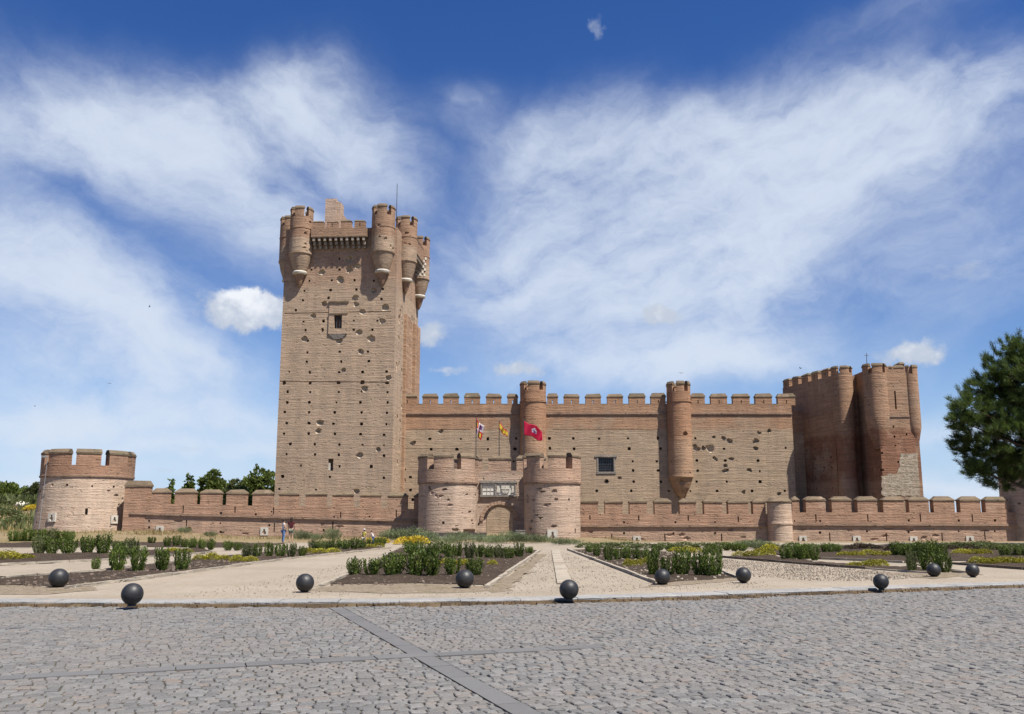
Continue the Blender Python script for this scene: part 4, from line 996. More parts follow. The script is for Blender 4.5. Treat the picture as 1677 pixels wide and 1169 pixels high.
# dried moss and grass along the foot of the kerb
mb = MB(); pl = [p for p in polyline([p for p in kl if -17 < p.x < 34], .18)]
fr0 = koff(pl, .01); 
for i in range(len(pl)-1):
    w0 = (.26 + .5*noise.noise(Vector((pl[i].x*.9, 3, 0)))) + .16*noise.noise(Vector((pl[i].x*3.1, 7, 0))); w1 = (.26 + .5*noise.noise(Vector((pl[i+1].x*.9, 3, 0)))) + .16*noise.noise(Vector((pl[i+1].x*3.1, 7, 0)))
    d = (pl[i+1]-pl[i]).normalized(); n = Vector((d.y,-d.x,0)); w0 = max(w0,.03); w1 = max(w1,.03)
    q = [pl[i]+n*w0, pl[i+1]+n*w1, fr0[i+1], fr0[i]]; mb.add([(q[0].x,q[0].y,-.02),(q[1].x,q[1].y,-.02),(q[2].x,q[2].y,.035),(q[3].x,q[3].y,.035)], [(0,1,2,3)])
    for k in range(7):
        c = pl[i].lerp(pl[i+1], random.random()) + n*random.uniform(0, w0*1.1); h = random.uniform(.02,.07); a = random.uniform(0,PI); e = Vector((math.cos(a),math.sin(a),0))*random.uniform(.01,.025)
        t2 = c + Vector((random.uniform(-.03,.03),random.uniform(-.03,.03),h)); mb.add([(c.x-e.x,c.y-e.y,-.02),(c.x+e.x,c.y+e.y,-.02),(t2.x,t2.y,t2.z)], [(0,1,2)])
o = mb.build('dry_moss', leafmat('moss', (.045,.030,.016), (.075,.05,.026), (.10,.072,.038), .05, .95)); o['kind'] = 'stuff'
# dry grass at the foot of the walls
def blades(name, fn, n, mat, h0, h1, w=.03):
    mb = MB()
    for k in range(n):
        x, y, z = fn(); h = random.uniform(h0,h1); a = random.uniform(0,PI); e = Vector((math.cos(a),math.sin(a),0))*w
        mb.add([(x-e.x,y-e.y,z-.03),(x+e.x,y+e.y,z-.03),(x+random.uniform(-.4,.4)*h,y+random.uniform(-.4,.4)*h,z+h)], [(0,1,2)])
    o = mb.build(name, mat); o['kind'] = 'stuff'; return o
def f():
    x = random.uniform(-52, 48); y = random.gauss(79, 2.2)
    while noise.noise(Vector((x*.25,y*.4,1))) < random.uniform(-.3,.4) or (-9 < x < 8): x = random.uniform(-52, 48); y = random.gauss(79, 2.2)
    return x, y, gz_(x,y)
blades('dry_grass', f, 6000, M['drygrass'], .08, .35)
def f():
    x = random.uniform(-150,-46); y = random.uniform(84,150); return x, y, gz_(x,y)
blades('field_grass', f, 9000, M['drygrass'], .2, .6, .09); blades('field_weeds', f, 12000, M['leaf_olive'], .3, .8, .14)
# ================================================================== PLANTS
def leaf(mb, c, d, w, l, m=0):
    """pointed leaf: four-cornered kite along direction d"""
    d = d.normalized(); s = d.cross(Vector((random.uniform(-1,1),random.uniform(-1,1),random.uniform(-1,1)))).normalized()
    mb.add([c, c + d*l*.45 + s*w*.5, c + d*l, c + d*l*.45 - s*w*.5], [(0,1,2,3)], m)
def shrub_mesh(kind, seed):
    random.seed(seed); mb = MB()
    if kind == 'upright':
        for k in range(34):
            a = random.uniform(0,2*PI); q = math.sqrt(random.random()); top = Vector((math.cos(a)*q*.44, math.sin(a)*q*.44, random.uniform(.72,1.05)*(1-.22*q*q))); root = Vector((math.cos(a)*q*.24, math.sin(a)*q*.24, 0))
            n = 24
            for i in range(n):
                t = (i+.5)/n; p = root.lerp(top, t) + Vector((math.cos(a),math.sin(a),0))*.08*math.sin(PI*t)
                b = random.uniform(0,2*PI); d = Vector((math.cos(b)*.75, math.sin(b)*.75, random.uniform(.5,1.5)))
                leaf(mb, p + Vector((math.cos(b),math.sin(b),0))*.02, d, .06, random.uniform(.085,.14))
            mb.tube(root, top, .008, .004, 4)
    elif kind == 'low':
        for k in range(650):
            a = random.uniform(0,2*PI); e = math.asin(random.uniform(.0,1)); r = random.uniform(.35,.52)*(1+.25*noise.noise(Vector((math.cos(a)*2,math.sin(a)*2,seed))))
            d = Vector((math.cos(a)*math.cos(e), math.sin(a)*math.cos(e), math.sin(e)*1.7)); p = Vector((d.x*r, d.y*r, d.z*r))
            leaf(mb, p, d + Vector((random.uniform(-.7,.7),random.uniform(-.7,.7),random.uniform(0,.9))), .07, random.uniform(.09,.16))
    elif kind == 'feather':
        for k in range(190):
            a = random.uniform(0,2*PI); q = random.random()**.6; root = Vector((math.cos(a)*q*.3, math.sin(a)*q*.3, 0)); top = Vector((math.cos(a)*q*.52 + random.uniform(-.08,.08), math.sin(a)*q*.52, random.uniform(.5,1.05)*(1-.35*q)))
            for i in range(9):
                p = root.lerp(top, random.random()**.6); d = (top-root).normalized() + Vector((random.uniform(-.6,.6),random.uniform(-.6,.6),random.uniform(0,.5)))
                leaf(mb, p, d, .014, random.uniform(.1,.22))
    me_o = mb.build('foliage_' + kind, M['leaf_dark']); me = me_o.data; bpy.data.objects.remove(me_o); return me
random.seed(11)
MESH = {k: [shrub_mesh(k, s) for s in range(n)] for k, n in (('upright',4),('low',3),('feather',3))}
random.seed(21)
def variant(me, mat):
    m2 = me.copy(); m2.materials.clear(); m2.materials.append(M[mat]); return m2
VAR = {('upright','leaf_dark'): MESH['upright']}
for k, mt in (('low','leaf_yellow'),('low','leaf_red'),('low','leaf_flower'),('low','leaf_olive'),('feather','leaf_grey'),('upright','leaf_olive')): VAR[(k,mt)] = [variant(m, mt) for m in MESH[k]]
ORD = 'first second third fourth fifth sixth seventh eighth ninth tenth eleventh twelfth thirteenth fourteenth fifteenth sixteenth seventeenth eighteenth nineteenth twentieth'.split()
def row(name, cat, kind, mat, items, what, group):
    """items: (px, base py, px height, px width); label counts them from the left"""
    items = sorted(items)
    for i, (px, py, h, w) in enumerate(items):
        p = G(px, py, .02)
        if p.y > 64: z = gz_(p.x, p.y); 
        else: z = .02
        sc = p.y/F; o = link(name, random.choice(VAR[(kind, 'leaf_olive' if kind == 'upright' and 'dark' not in what and random.random() < .16 else mat)])); o.location = (p.x, p.y, z - .01)
        kw_, kh_ = (1.14, 1.10) if kind == 'upright' else (1.2, 1.35) if kind == 'feather' else (1.25, 1.1)
        o.scale = (w*sc*kw_, w*sc*kw_*random.uniform(.9,1.15), h*sc*kh_*random.uniform(.88,1.12)); o.rotation_euler[2] = random.uniform(0,6.28)
        lab = f'{what}' if len(items) == 1 else f'{ORD[i]} from left of {what}'
        tag(o, lab, cat, group)
def z_(lst, ox, oy, s, dh=None, dw=None): return [(ox+a[0]/s, oy+a[1]/s, a[2] if len(a) > 2 else dh, a[3] if len(a) > 3 else dw) for a in lst]
up = lambda items, what, grp: row('upright_shrub', 'shrub', 'upright', 'leaf_dark', items, what, grp)
ye = lambda items, what, grp: row('low_shrub', 'shrub', 'low', 'leaf_yellow', items, what, grp)
up([(20,887,17,16),(32,887,18,17),(45,887,19,18),(58,887,18,17),(72,887,20,18),(86,887,19,18),(100,887,18,17),(113,887,17,16)], 'green shrubs hedged in front of the left round tower', 'hedge shrubs by the left tower')
up([(64,906.5,27,23),(84,906.5,27,24),(111,906,26,24),(141,906.5,28,24),(169,907,29,26),(192,907,22,18),(214,909.5,26,21)], 'upright green shrubs in the second garden row at far left', 'second row shrubs at far left')
up([(157,934.5,23,15),(193,934.5,39,28),(225,935,36,26),(264.5,934.2,37,26),(297.5,934.2,36,24)], 'upright green shrubs in the bed behind the two left balls', 'front shrubs at left')
up([(248,890,13,12),(274,895,16,13),(289,895,17,14),(302,896,15,13),(315,898,17,15),(330,899,16,14),(345,900,16,14),(373,901,15,14),(388,901,15,15)], 'small upright shrubs in the back row left of the keep', 'back row shrubs left of the keep')
up([(403,912,24,17),(420,912,22,16),(440,912,22,16),(459,912,22,17),(477,912.5,22,17),(495,912,17,13)], 'upright shrubs in the row below the two standing people', 'row shrubs below the people')
up([(512,900,15,16),(525,900,16,17),(538,899,14,14),(550,899.5,16,17),(566,900,16,17),(581,899,16,16),(592,898,15,15),(610,894,13,18),(624,892,12,16)], 'far green shrubs in the row ahead of the barbican wall', 'far row shrubs by the barbican')
up([(580,942,30,25),(609,942.5,32,30),(644,942.5,36,33),(679,943,42,36),(707,943,38,30),(741,942.5,34,28),(778,943,32,28)], 'tall dark shrubs fronting the bed left of centre path', 'front shrubs left of the centre path')
up([(669,906,20,20),(686,908,22,20),(705,911,25,21),(722,907,20,18),(735,913,24,19),(750,912,22,17),(768,915,25,20),(785,913,22,18),(801,915,24,18),(817,914,22,18),(833,915,22,18),(850,912,22,17),(866,907,14,14)], 'green shrubs behind those in the bed left of centre path', 'back shrubs left of the centre path')
up([(965,905,13,12),(977,911,16,13),(996,918,25,16),(1011,917,23,15),(1026,916,24,17),(1043,916,22,16),(1058,916,20,15),(1073,914,20,14)], 'green back row shrubs in the bed right of centre path', 'back shrubs right of the centre path')
up([(1070,941,35,22),(1094,943,32,24),(1119,942,38,27),(1146,942.5,38,26),(1161,943,38,24),(1175,942,36,24)], 'tall dark shrubs fronting the bed right of centre path', 'front shrubs right of the centre path')
up([(1157,908,15,13),(1168,909,16,13),(1178,908,15,13)], 'small far shrubs beyond the bed right of centre path', 'small shrubs right of the centre path')
up([(1287,917,20,18),(1298,915,22,18),(1311,916,25,20),(1323,915,23,18),(1335,917,22,18)], 'green shrubs in the clump before the slim wall turret', 'shrub clump before the slim turret')
up([(1350,904,13,13),(1360,905,14,14),(1371,904,13,13)], 'small shrubs right of the clump before the slim turret', 'small far shrubs at right')
up([(1468,910,20,19),(1480,911,24,20),(1494,936,33,20),(1497,912,24,22),(1511,918,28,20),(1520,935,34,26),(1527,914,28,22),(1541,918,26,20),(1546,937,30,24)], 'green shrubs in the big clump by the ball bollards at right', 'big shrub clump at right')
up([(1645,910,15,16),(1657,910,16,17),(1670,910,16,17),(1684,910,16,17)], 'green shrubs at the right edge of the garden', 'shrubs at the right edge')
ye([(8,916,13,34),(42,916,10,22),(-25,914,12,30)], 'yellow low shrubs at the far left edge', 'yellow shrubs at far left')
ye([(283,904,8,16),(305,905,7,15),(326,917.5,9,16),(346,917,12,20),(366,918,10,18),(389,920,11,20),(410,920,10,20)], 'low yellow shrubs between the rows left of the keep', 'yellow shrubs left of the keep')
ye([(508,906,8,18),(524,906,8,18),(544,905,8,20),(605,897,7,18),(620,896,7,16)], 'low yellow shrubs in the row ahead of the barbican', 'yellow shrubs ahead of the barbican')
ye([(650,930,9,16),(690,928,10,20),(729,927,12,22),(745,926,10,20),(760,926,11,20),(806,926,9,14)], 'low yellow shrubs in the bed left of centre path', 'yellow shrubs left of the centre path')
ye([(1030,927,11,16),(1041,926,11,16),(1053,925,12,18),(1062,922,11,14)], 'low yellow shrubs in the bed right of centre path', 'yellow shrubs right of the centre path')
ye([(1110,904,9,20),(1125,905,10,20),(1140,904,8,18)], 'low yellow shrubs beyond the bed right of centre path', 'yellow shrubs behind the right bed')
ye([(1211,911,9,18),(1230,911,9,20),(1245,909,11,20),(1257,910,12,18),(1262,902,12,24)], 'yellow shrubs left of the clump before the slim turret', 'yellow shrubs before the slim turret')
ye([(1400,927.5,9,18),(1415,927.5,8,16),(1430,927,11,20),(1441,926,10,18)], 'yellow low shrubs in the dark bed at right', 'yellow shrubs in the dark right bed')
ye([(1385,910,8,22),(1403,910,8,20),(1422,909,9,22),(1440,910,8,20),(1456,909,7,18),(1575,907,8,22),(1595,907,8,22),(1612,907,8,20)], 'far yellow shrubs in beds near the right barbican wall', 'far yellow shrubs at right')
ye([(1602,922,10,22),(1620,923,11,24),(1638,923,11,24),(1655,923,12,24),(1672,923,11,24)], 'yellow shrubs in the strip bed at the right edge', 'yellow shrubs at the right edge')
up([(1080,901,11,15),(1096,902,11,15),(1112,901,11,15),(1190,901,12,16),(1203,902,12,16),(1216,902,12,16)], 'small far shrubs before the wall left of the slim turret', 'far shrubs left of the slim turret')
row('olive_bush','bush','low','leaf_olive',[(965,896,8,34),(995,896,9,36),(1025,896,8,34),(1058,897,9,36),(1090,897,8,34),(1122,897,9,36),(1152,897,9,34),(1182,897,9,34)], 'olive bushes along the wall right of the gate', 'olive bushes right of the gate')
row('olive_bush','bush','low','leaf_olive',[(1548,897,9,34),(1568,897,9,34),(1592,897,9,34),(1610,895,9,34),(1300,898,9,34),(1330,899,10,36),(1362,899,9,34),(1478,900,9,36),(1508,900,9,34),(1528,900,8,30),(1618,900,10,36),(1648,900,10,36),(1676,900,10,36)], 'olive bushes along the wall right of the slim turret', 'olive bushes right of the slim turret')
row('yellow_bush','bush','low','leaf_flower',[(58,867,10,32),(76,866,13,30)], 'yellow bushes at the left round tower foot', 'yellow bushes by the left tower')
row('yellow_bush','bush','low','leaf_flower',[(665,891,11,26),(682,891,12,28)], 'golden bushes at the gate end of the left path', 'golden bushes by the gate')
row('yellow_bush','bush','low','leaf_flower',[(612,889,9,22),(625,889,8,20)], 'golden bushes behind the small figure in yellow', 'golden bushes by the people')
row('feathery_bush','bush','feather','leaf_grey',[(490,884,14,24),(504,884,11,18),(544,885,18,27)], 'feathery bushes at the barbican foot right of the people', 'feathery bushes by the people')
row('feathery_bush','bush','feather','leaf_grey',[(640,884,14,36),(657,884,16,40),(677,884,15,40),(698,890,16,40),(735,890,12,44),(752,888,14,36),(790,889,13,40),(812,890,12,36),(833,889,16,36),(850,889,13,34),(872,889,13,36),(890,889,11,30)], 'feathery grey green bushes along the front of the gate', 'feathery bushes along the gate')
row('feathery_bush','bush','feather','leaf_grey',[(916,892,9,30),(934,892,9,30),(1210,898,11,30),(1225,898,13,34),(1243,898,12,34),(1258,898,9,30)], 'feathery green bushes along the right barbican wall', 'feathery bushes at the right wall')
row('feathery_bush','bush','feather','leaf_grey',[(302,880,8,22),(345,881,8,20),(520,885,9,20)], 'thin feathery bushes at the left barbican wall foot', 'thin bushes at the left wall')
row('dark_bush','bush','low','leaf_red',[(1392,900,8,18),(1406,899,10,22),(1422,899,10,22),(1436,900,8,18),(1545,900,7,22),(1560,900,7,20),(1590,900,7,22),(1462,902,10,22)], 'dark reddish bushes at the right barbican wall foot', 'dark bushes at the right wall')
row('olive_bush','bush','low','leaf_olive',[(8,869,14,44),(34,871,12,40),(-25,868,16,46)], 'grey green bushes in the rough at the far left', 'rough bushes at far left')

# ------------------------------------------------------------------ trees
def crown_mesh(lobes, n, lw, ll, seed, up_=.3):
    random.seed(seed); mb = MB(); tot = sum(l[3]**2 for l in lobes)
    for (x,y,z,r,sq) in lobes:
        for k in range(int(n*r*r/tot)):
            d = Vector((random.gauss(0,1),random.gauss(0,1),random.gauss(0,1))).normalized(); q = random.uniform(.45,1)**.6
            q *= 1 + .30*noise.noise(d*2.2 + Vector((x,seed,z)))
            if noise.noise(d*3.3 + Vector((z,x,seed))) < -.28: continue
            c = Vector((x,y,z)) + Vector((d.x,d.y,d.z*sq))*r*q
            for j in range(3):
                leaf(mb, c + Vector((random.gauss(0,.12),random.gauss(0,.12),random.gauss(0,.1))), d + Vector((random.uniform(-.9,.9),random.uniform(-.9,.9),random.uniform(-.5,.9)+up_)), lw*random.uniform(.7,1.2), ll*random.uniform(.7,1.2))
    return mb
def tree(label, px, py_top, base_py, Y, wpx, group=None, kind='broad', mat='leaf_tree', seed=1, n=2400):
    p = P(px, 847, Y); z0 = gz_(p.x, Y); h = Z(py_top, Y) - z0; r = wpx/2/F*Y
    t = thing('broadleaf_tree' if kind == 'broad' else 'conifer_tree', label, 'tree', (p.x, Y, z0), group)
    random.seed(seed)
    if kind == 'broad':
        lobes = [(random.uniform(-.55,.55)*r, random.uniform(-.5,.5)*r, h*random.uniform(.42,.78), r*random.uniform(.42,.62), .85) for _ in range(8)] + [(0,0,h-r*.42,r*.42,1),(-r*.5,0,h*.42,r*.5,.8),(r*.5,0,h*.42,r*.5,.8),(0,0,h*.25,r*.7,.6)]
    else:
        lobes = [(random.uniform(-.1,.1)*r, 0, h*(.15+.8*i/8), r*(1-.85*i/8.5)*.95, .9) for i in range(9)]
    mb = crown_mesh(lobes, n, .32, .42, seed); mb.build('crown', M[mat], t, local=True)
    mb = MB(); mb.tube((0,0,-.3),(0,0,h*.55), r*.09, r*.04, 8)
    for i in range(5): a = i*1.3; mb.tube((0,0,h*(.25+.06*i)),(math.cos(a)*r*.5,math.sin(a)*r*.4,h*(.5+.06*i)), r*.035, r*.012, 6)
    mb.build('trunk', M['bark'], t, local=True)
G1 = 'trees beyond the barbican wall'
tree('small conifer above the barbican wall, leftmost of the trees beside the keep', 277, 783, 830, 118, 17, G1, 'con', seed=3, n=700)
tree('pointed green tree second from left above the barbican wall', 305, 777, 830, 124, 34, G1, 'con', seed=4, n=1400)
tree('rounded green tree above the barbican wall between pointed tree and tall tree', 346, 771, 830, 128, 44, G1, seed=5, n=2600)
tree('low olive green tree filling the gap between rounded tree and tall tree', 383, 786, 830, 122, 40, G1, mat='leaf_olive', seed=6, n=1800)
tree('tall broad green tree half hidden behind the left edge of the keep', 421, 765, 830, 132, 74, G1, seed=7, n=3600)
tree('dark shaded low tree between the merlons near the keep', 395, 797, 830, 112, 46, G1, seed=8, n=1400)
G2 = 'trees at the far left edge'
tree('dark dense tree at the very left edge of the picture', 4, 790, 840, 165, 62, G2, seed=9, n=3000)
tree('dark green tree right of the one at the left edge', 33, 800, 840, 172, 46, G2, seed=10, n=2200)
tree('olive tree just left of the left round tower', 56, 792, 840, 160, 34, G2, mat='leaf_olive', seed=12, n=1800)
tree('low tree behind the left round tower, mostly hidden', 90, 800, 840, 168, 40, G2, seed=13, n=1200)
tree('dark tree cut off by the left picture edge', -40, 788, 840, 168, 60, G2, seed=14, n=1600)
# far pale boulders in the field
for i, (px, w) in enumerate(((32,9),(44,5))):
    Yb = 152; p = P(px, 833, Yb); mb = MB(); lump(mb, (p.x, Yb, gz_(p.x,Yb)+.3), w/F*Yb, .8, .7 - .2*i, 2, .4)
    tag(mb.build('boulder', M['stone_white'], smooth=True), ['larger pale boulder in the field beyond the left tower','smaller pale boulder in the field beside the larger one'][i], 'boulder')
# far hedge line
def f():
    x = random.uniform(-190,-58); y = random.uniform(150,160); return x, y, gz_(x,y) + random.uniform(0,1.6)
blades('undergrowth', f, 9000, M['leaf_olive'], .4, 1.1, .25)
# ------------------------------------------------------------------ the pine
random.seed(5)
PY = 58.0
pine = thing('pine_tree', 'big dark green pine leaning in at the right edge of the picture', 'tree', (X(1735,850,PY), PY, 0))
pb = Vector((X(1735,850,PY), PY, 0))
LOB = [(1690,588,52),(1664,572,26),(1650,606,40),(1622,632,36),(1601,640,26),(1588,668,34),(1650,668,58),(1576,690,24),(1610,705,46),(1666,716,64),(1585,728,28),(1622,752,40),(1668,762,44),(1600,768,20),(1640,782,30),(1720,620,80),(1740,720,90),(1790,660,90),(1680,640,50),(1800,760,70),(1740,560,55)]
mb = MB(); lb = MB(); trunk = [pb + Vector((0,0,-.3)), pb + Vector((.15,0,3.5)), pb + Vector((-.2,.1,7)), pb + Vector((.1,0,10)), pb + Vector((0,0,12.6))]
rad = [.36,.31,.24,.15,.05]
for i in range(4): lb.tube(trunk[i], trunk[i+1], rad[i], rad[i+1], 10)
def cluster(c, out, s, nn):
    for k in range(nn):
        d = out + Vector((random.gauss(0,.55),random.gauss(0,.55),random.gauss(.25,.45))); d.normalize()
        side = d.cross(Vector((random.uniform(-1,1),random.uniform(-1,1),random.uniform(-1,1)))).normalized()*random.uniform(.010,.018)
        p = c + Vector((random.gauss(0,.07),random.gauss(0,.07),random.gauss(0,.06))); e = p + d*s*random.uniform(.6,1.1)
        mb.add([p-side, p+side, e], [(0,1,2)])
for (px,py,r) in LOB:
    cy = random.uniform(-1.2,1.2); C0 = P(px,py,PY+cy); rr = r/F*PY
    tz = max(2.5, min(12, C0.z - .35*abs(C0.x-pb.x))); i = 0
    st = Vector((pb.x, PY, tz)); mid = st.lerp(C0, .55) + Vector((0,0,-.15))
    lb.tube(st, mid, .10, .06, 6); lb.tube(mid, C0, .06, .03, 6)
    n = int(52*rr*rr) + 12
    for k in range(n):
        d = Vector((random.gauss(0,1),random.gauss(0,1),random.gauss(0,1))).normalized(); q = random.uniform(.35,1.0)**.5
        q *= 1 + .5*noise.noise(d*2.5 + Vector((px*.1,py*.1,0)))
        if noise.noise(d*2.6 + Vector((py*.07,px*.07,3))) < -.16: continue
        c = C0 + Vector((d.x, d.y, d.z*.72))*rr*q
        out = (d*.7 + Vector((-.2 if px < 1650 else 0, 0, .45))).normalized()
        cluster(c, out, .44, 26)
        for j in range(3): cluster(c + out*(.14*j-.2) + Vector((random.gauss(0,.05),random.gauss(0,.05),random.gauss(0,.04))), out, .34, 14)
        if k % 4 == 0: lb.tube(c - d*rr*.35*q, c, .022, .010, 4)
for (px,py,dx,dy) in ((1556,690,-14,-8),(1560,700,-10,-2),(1572,757,-18,-9),(1580,763,-20,-6),(1593,772,-14,-3),(1608,789,-12,-2),(1557,668,-8,-10),(1570,640,-6,-16),(1610,588,-6,-14),(1626,568,-4,-14),(1650,556,-2,-16),(1668,548,2,-14)):
    a, b = P(px - dx*1.4, py - dy*1.0, PY), P(px + dx*.35, py + dy*.35, PY); o = (b-a).normalized(); lb.tube(a, b, .02, .008, 4)
    for k in range(9): cluster(a.lerp(b, k/8), (o + Vector((0,0,.25))).normalized(), .33, 16)
mb.build('crown', M['needle'], pine); lb.build('trunk', M['bark'], pine)
# ================================================================== BALL BOLLARDS
mball, t, b = base_mat('black_painted_iron', .45, .45)
tc = t.new('ShaderNodeTexCoord').outputs['Object']; oi = t.new('ShaderNodeObjectInfo').outputs['Random']
nn = t.noise(tc, 5, 4, .6); n2 = t.noise(tc, 26, 3, .7)
col = t.mix(t.rng(nn, .4, .7), (.013,.013,.014), (.028,.027,.027)); col = t.mix(t.rng(n2, .6, .75, 0, .5), col, (.10,.088,.075)); t.l.new(col, b.inputs['Base Color'])
t.put(b.inputs['Roughness'], t.rng(n2, .3, .7, .42, .62)); bump(t, b, n2, .15, .006)
balls = [(95,945.5,17.5,963.5,'black ball bollard at far left beside the path edging'),(215.5,971,19.3,991.5,'black ball bollard on the kerb, second from left'),(499,954,15.5,970.5,'black ball bollard at the corner where the left path meets the front bed'),
 (761,948,15.5,964.5,'black ball bollard at the left edge of the centre path'),(932,965,16.3,982.5,'black ball bollard on the kerb at the end of the pale stone strip'),(1085,944.5,13.3,959,'black ball bollard in front of the shrubs right of the centre path'),
 (1218,941,13.2,955.5,'black ball bollard beside the stony path right of the front shrubs'),(1443.5,950.5,13.6,966,'black ball bollard on the kerb at right, ahead of the stony path'),(1530,932,12.4,946,'black ball bollard touching the big shrub clump at right'),(1593.5,932.5,12,946,'rightmost black ball bollard on the path beside the strip bed')]
for px, py, r, base, lab in balls:
    base -= 1.5
    g = G(px, base, .0); onk = g.y < kerbY(g.x) + KW; z0 = .07 if onk else .015
    g = G(px, base, z0); dv_ = Vector((g.x,g.y,.25)) - CAM; dp_ = dv_.y*math.cos(PITCH) + dv_.z*math.sin(PITCH); rad_ = r/F*dp_*dp_/dv_.length*1.005
    t_ = thing('ball_bollard', lab, 'bollard', (g.x,g.y,z0), 'black ball bollards around the garden', random.uniform(0,6))
    bm = bmesh.new(); bmesh.ops.create_uvsphere(bm, u_segments=40, v_segments=24, radius=rad_, matrix=Matrix.Translation((0,0,rad_*.975)))
    for f_ in bm.faces: f_.smooth = True
    me = bpy.data.meshes.new('ball'); bm.to_mesh(me); bm.free(); me.materials.append(mball); link('ball', me, t_)
    mb = MB(); mb.lathe(0, 0, [(rad_*.40,-.03),(rad_*.38,.008),(rad_*.32,.02),(rad_*.25,.06)], 20); mb.build('collar', mball, t_, local=True, smooth='auto')
# ================================================================== PEOPLE
skin = simple('skin', (.50,.31,.22), .6, .08, 8)
def skin_mesh(name, verts, edges, radii, mat, parent, sub=2):
    me = bpy.data.meshes.new(name); me.from_pydata(verts, edges, []); me.skin_vertices or me.attributes
    o = link(name, me); bm = bmesh.new(); bm.from_mesh(me); sl = bm.verts.layers.skin.verify(); bm.verts.ensure_lookup_table()
    for i, v in enumerate(bm.verts):
        r = radii[i]; v[sl].radius = r if isinstance(r, tuple) else (r, r); v[sl].use_root = (i == 0)
    bm.to_mesh(me); bm.free()
    md = o.modifiers.new('s', 'SKIN'); md.use_smooth_shade = True
    sd = o.modifiers.new('d', 'SUBSURF'); sd.levels = sub; sd.render_levels = sub
    dg = bpy.context.evaluated_depsgraph_get(); dg.update(); new = bpy.data.meshes.new_from_object(o.evaluated_get(dg)); o.modifiers.clear(); o.data = new
    new.materials.clear(); new.materials.append(mat)
    for p in new.polygons: p.use_smooth = True; p.material_index = 0
    o.parent = parent; return o
def person(label, px, base_py, h_px, face, top, bottom, hair, legs_bare=True, arms=((.24,-.05,1.12),(.25,.10,.90)), lean=0.0, step=.0, hat=None, longhair=False, zfix=None, sleeve=.5, trousers=False):
    p = G(px, base_py); Y = p.y; zg = gz_(p.x, Y) if Y > 62 else 0.01
    p = P(px, base_py, Y); S = h_px/F*Y/1.72
    root = thing('person', label, 'person', (p.x, Y, zg), None, face)
    root.scale = (S,S,S)
    el, wr = arms
    V = [(0,0,.93),(0,lean*.3,1.12),(0,lean*.7,1.32),(0,lean,1.45),(0,lean*1.1,1.52),(0,lean*1.15+.015,1.60),(0,lean*1.2+.01,1.69)]
    E = [(0,1),(1,2),(2,3),(3,4),(4,5),(5,6)]; Rr = [(.145,.105),(.125,.095),(.15,.10),(.06,.06),(.052,.052),(.078,.09),(.055,.062)]
    def addv(v, r, frm): V.append(v); Rr.append(r); E.append((frm, len(V)-1)); return len(V)-1
    add = {}
    for s in (-1,1):
        e_, w_ = (el, wr) if s > 0 else ((el[0]*.95, el[1]+.02, el[2]-.01), (wr[0]*.95, wr[1]-.05, wr[2]-.03))
        sh = addv((s*.18, lean*.9, 1.40), .055, 2); eb = addv((s*e_[0], e_[1]+lean*.7, e_[2]), .040, sh); wv = addv((s*w_[0], w_[1]+lean*.5, w_[2]), .027, eb)
        dv = (Vector(V[wv]) - Vector(V[eb])).normalized(); pa = addv(tuple(Vector(V[wv]) + dv*.06), (.032,.018), wv)
        lat = Vector((0,1,0)) if abs(dv.y) < .8 else Vector((0,0,1)); pp = Vector(V[pa])
        for k, L_ in enumerate((.068,.078,.074,.058)):
            b0 = pp + lat*(-.024+.016*k) + dv*.018; a1 = addv(tuple(b0), .009, pa); a2 = addv(tuple(b0 + dv*L_*.55 + Vector((-s*.006,0,0))), .0085, a1); addv(tuple(b0 + dv*L_ + Vector((-s*.022,0,0))), .007, a2)
        t1 = addv(tuple(Vector(V[wv]) + dv*.03 + lat*.035), .010, wv); addv(tuple(Vector(V[wv]) + dv*.07 + lat*.052), .0085, t1)
        hp = addv((s*.085, 0, .88), .085, 0); kn_ = addv((s*.095, .02+step*s*.1, .48), .056, hp); an = addv((s*.10, -.03+step*s*.22, .09), .037, kn_); addv((s*.115, .10+step*s*.22, .035), (.038,.028), an)
        add[s] = (sh, eb, wv, hp, kn_, an)
    skin_mesh('body', V, E, Rr, skin, root)
    # shirt
    v2 = [V[0], V[1], V[2], (0,lean,1.43)]; r2 = [(.165,.125),(.145,.115),(.175,.12),(.085,.08)]; e2 = [(0,1),(1,2),(2,3)]
    for s in (-1,1):
        sh, eb = add[s][:2]; a = Vector(V[sh]); b = a.lerp(Vector(V[eb]), sleeve)
        v2.append(tuple(a)); r2.append(.068); e2.append((2, len(v2)-1)); v2.append(tuple(b)); r2.append(.055); e2.append((len(v2)-2, len(v2)-1))
    skin_mesh('shirt', v2, e2, r2, top, root)
    v3 = [(0,0,.94)]; r3 = [(.16,.122)]; e3 = []
    for s in (-1,1):
        hp, k_, an = add[s][3:]; v3.append(V[hp]); r3.append(.105); e3.append((0,len(v3)-1))
        if trousers:
            v3.append(V[k_]); r3.append(.072); e3.append((len(v3)-2,len(v3)-1)); v3.append(V[an]); r3.append(.058); e3.append((len(v3)-2,len(v3)-1))
        else:
            v3.append(tuple(Vector(V[hp]).lerp(Vector(V[k_]),.6))); r3.append(.088); e3.append((len(v3)-2,len(v3)-1))
    skin_mesh('trousers' if trousers else 'shorts', v3, e3, r3, bottom, root)
    mb = MB(); hc = Vector(V[5]); lump(mb, (0, hc.y-.022, 1.655), .098, .105, .10, 3, .08)
    if longhair: lump(mb, (0, hc.y-.07, 1.52), .085, .05, .16, 3, .1)
    mb.build('hair', hair, root, local=True, smooth=True)
    mb = MB(); lump(mb, (0, hc.y+.095, 1.60), .012, .018, .02, 2, 0)
    for s in (-1,1): lump(mb, (s*.083, hc.y, 1.605), .012, .02, .03, 2, 0)
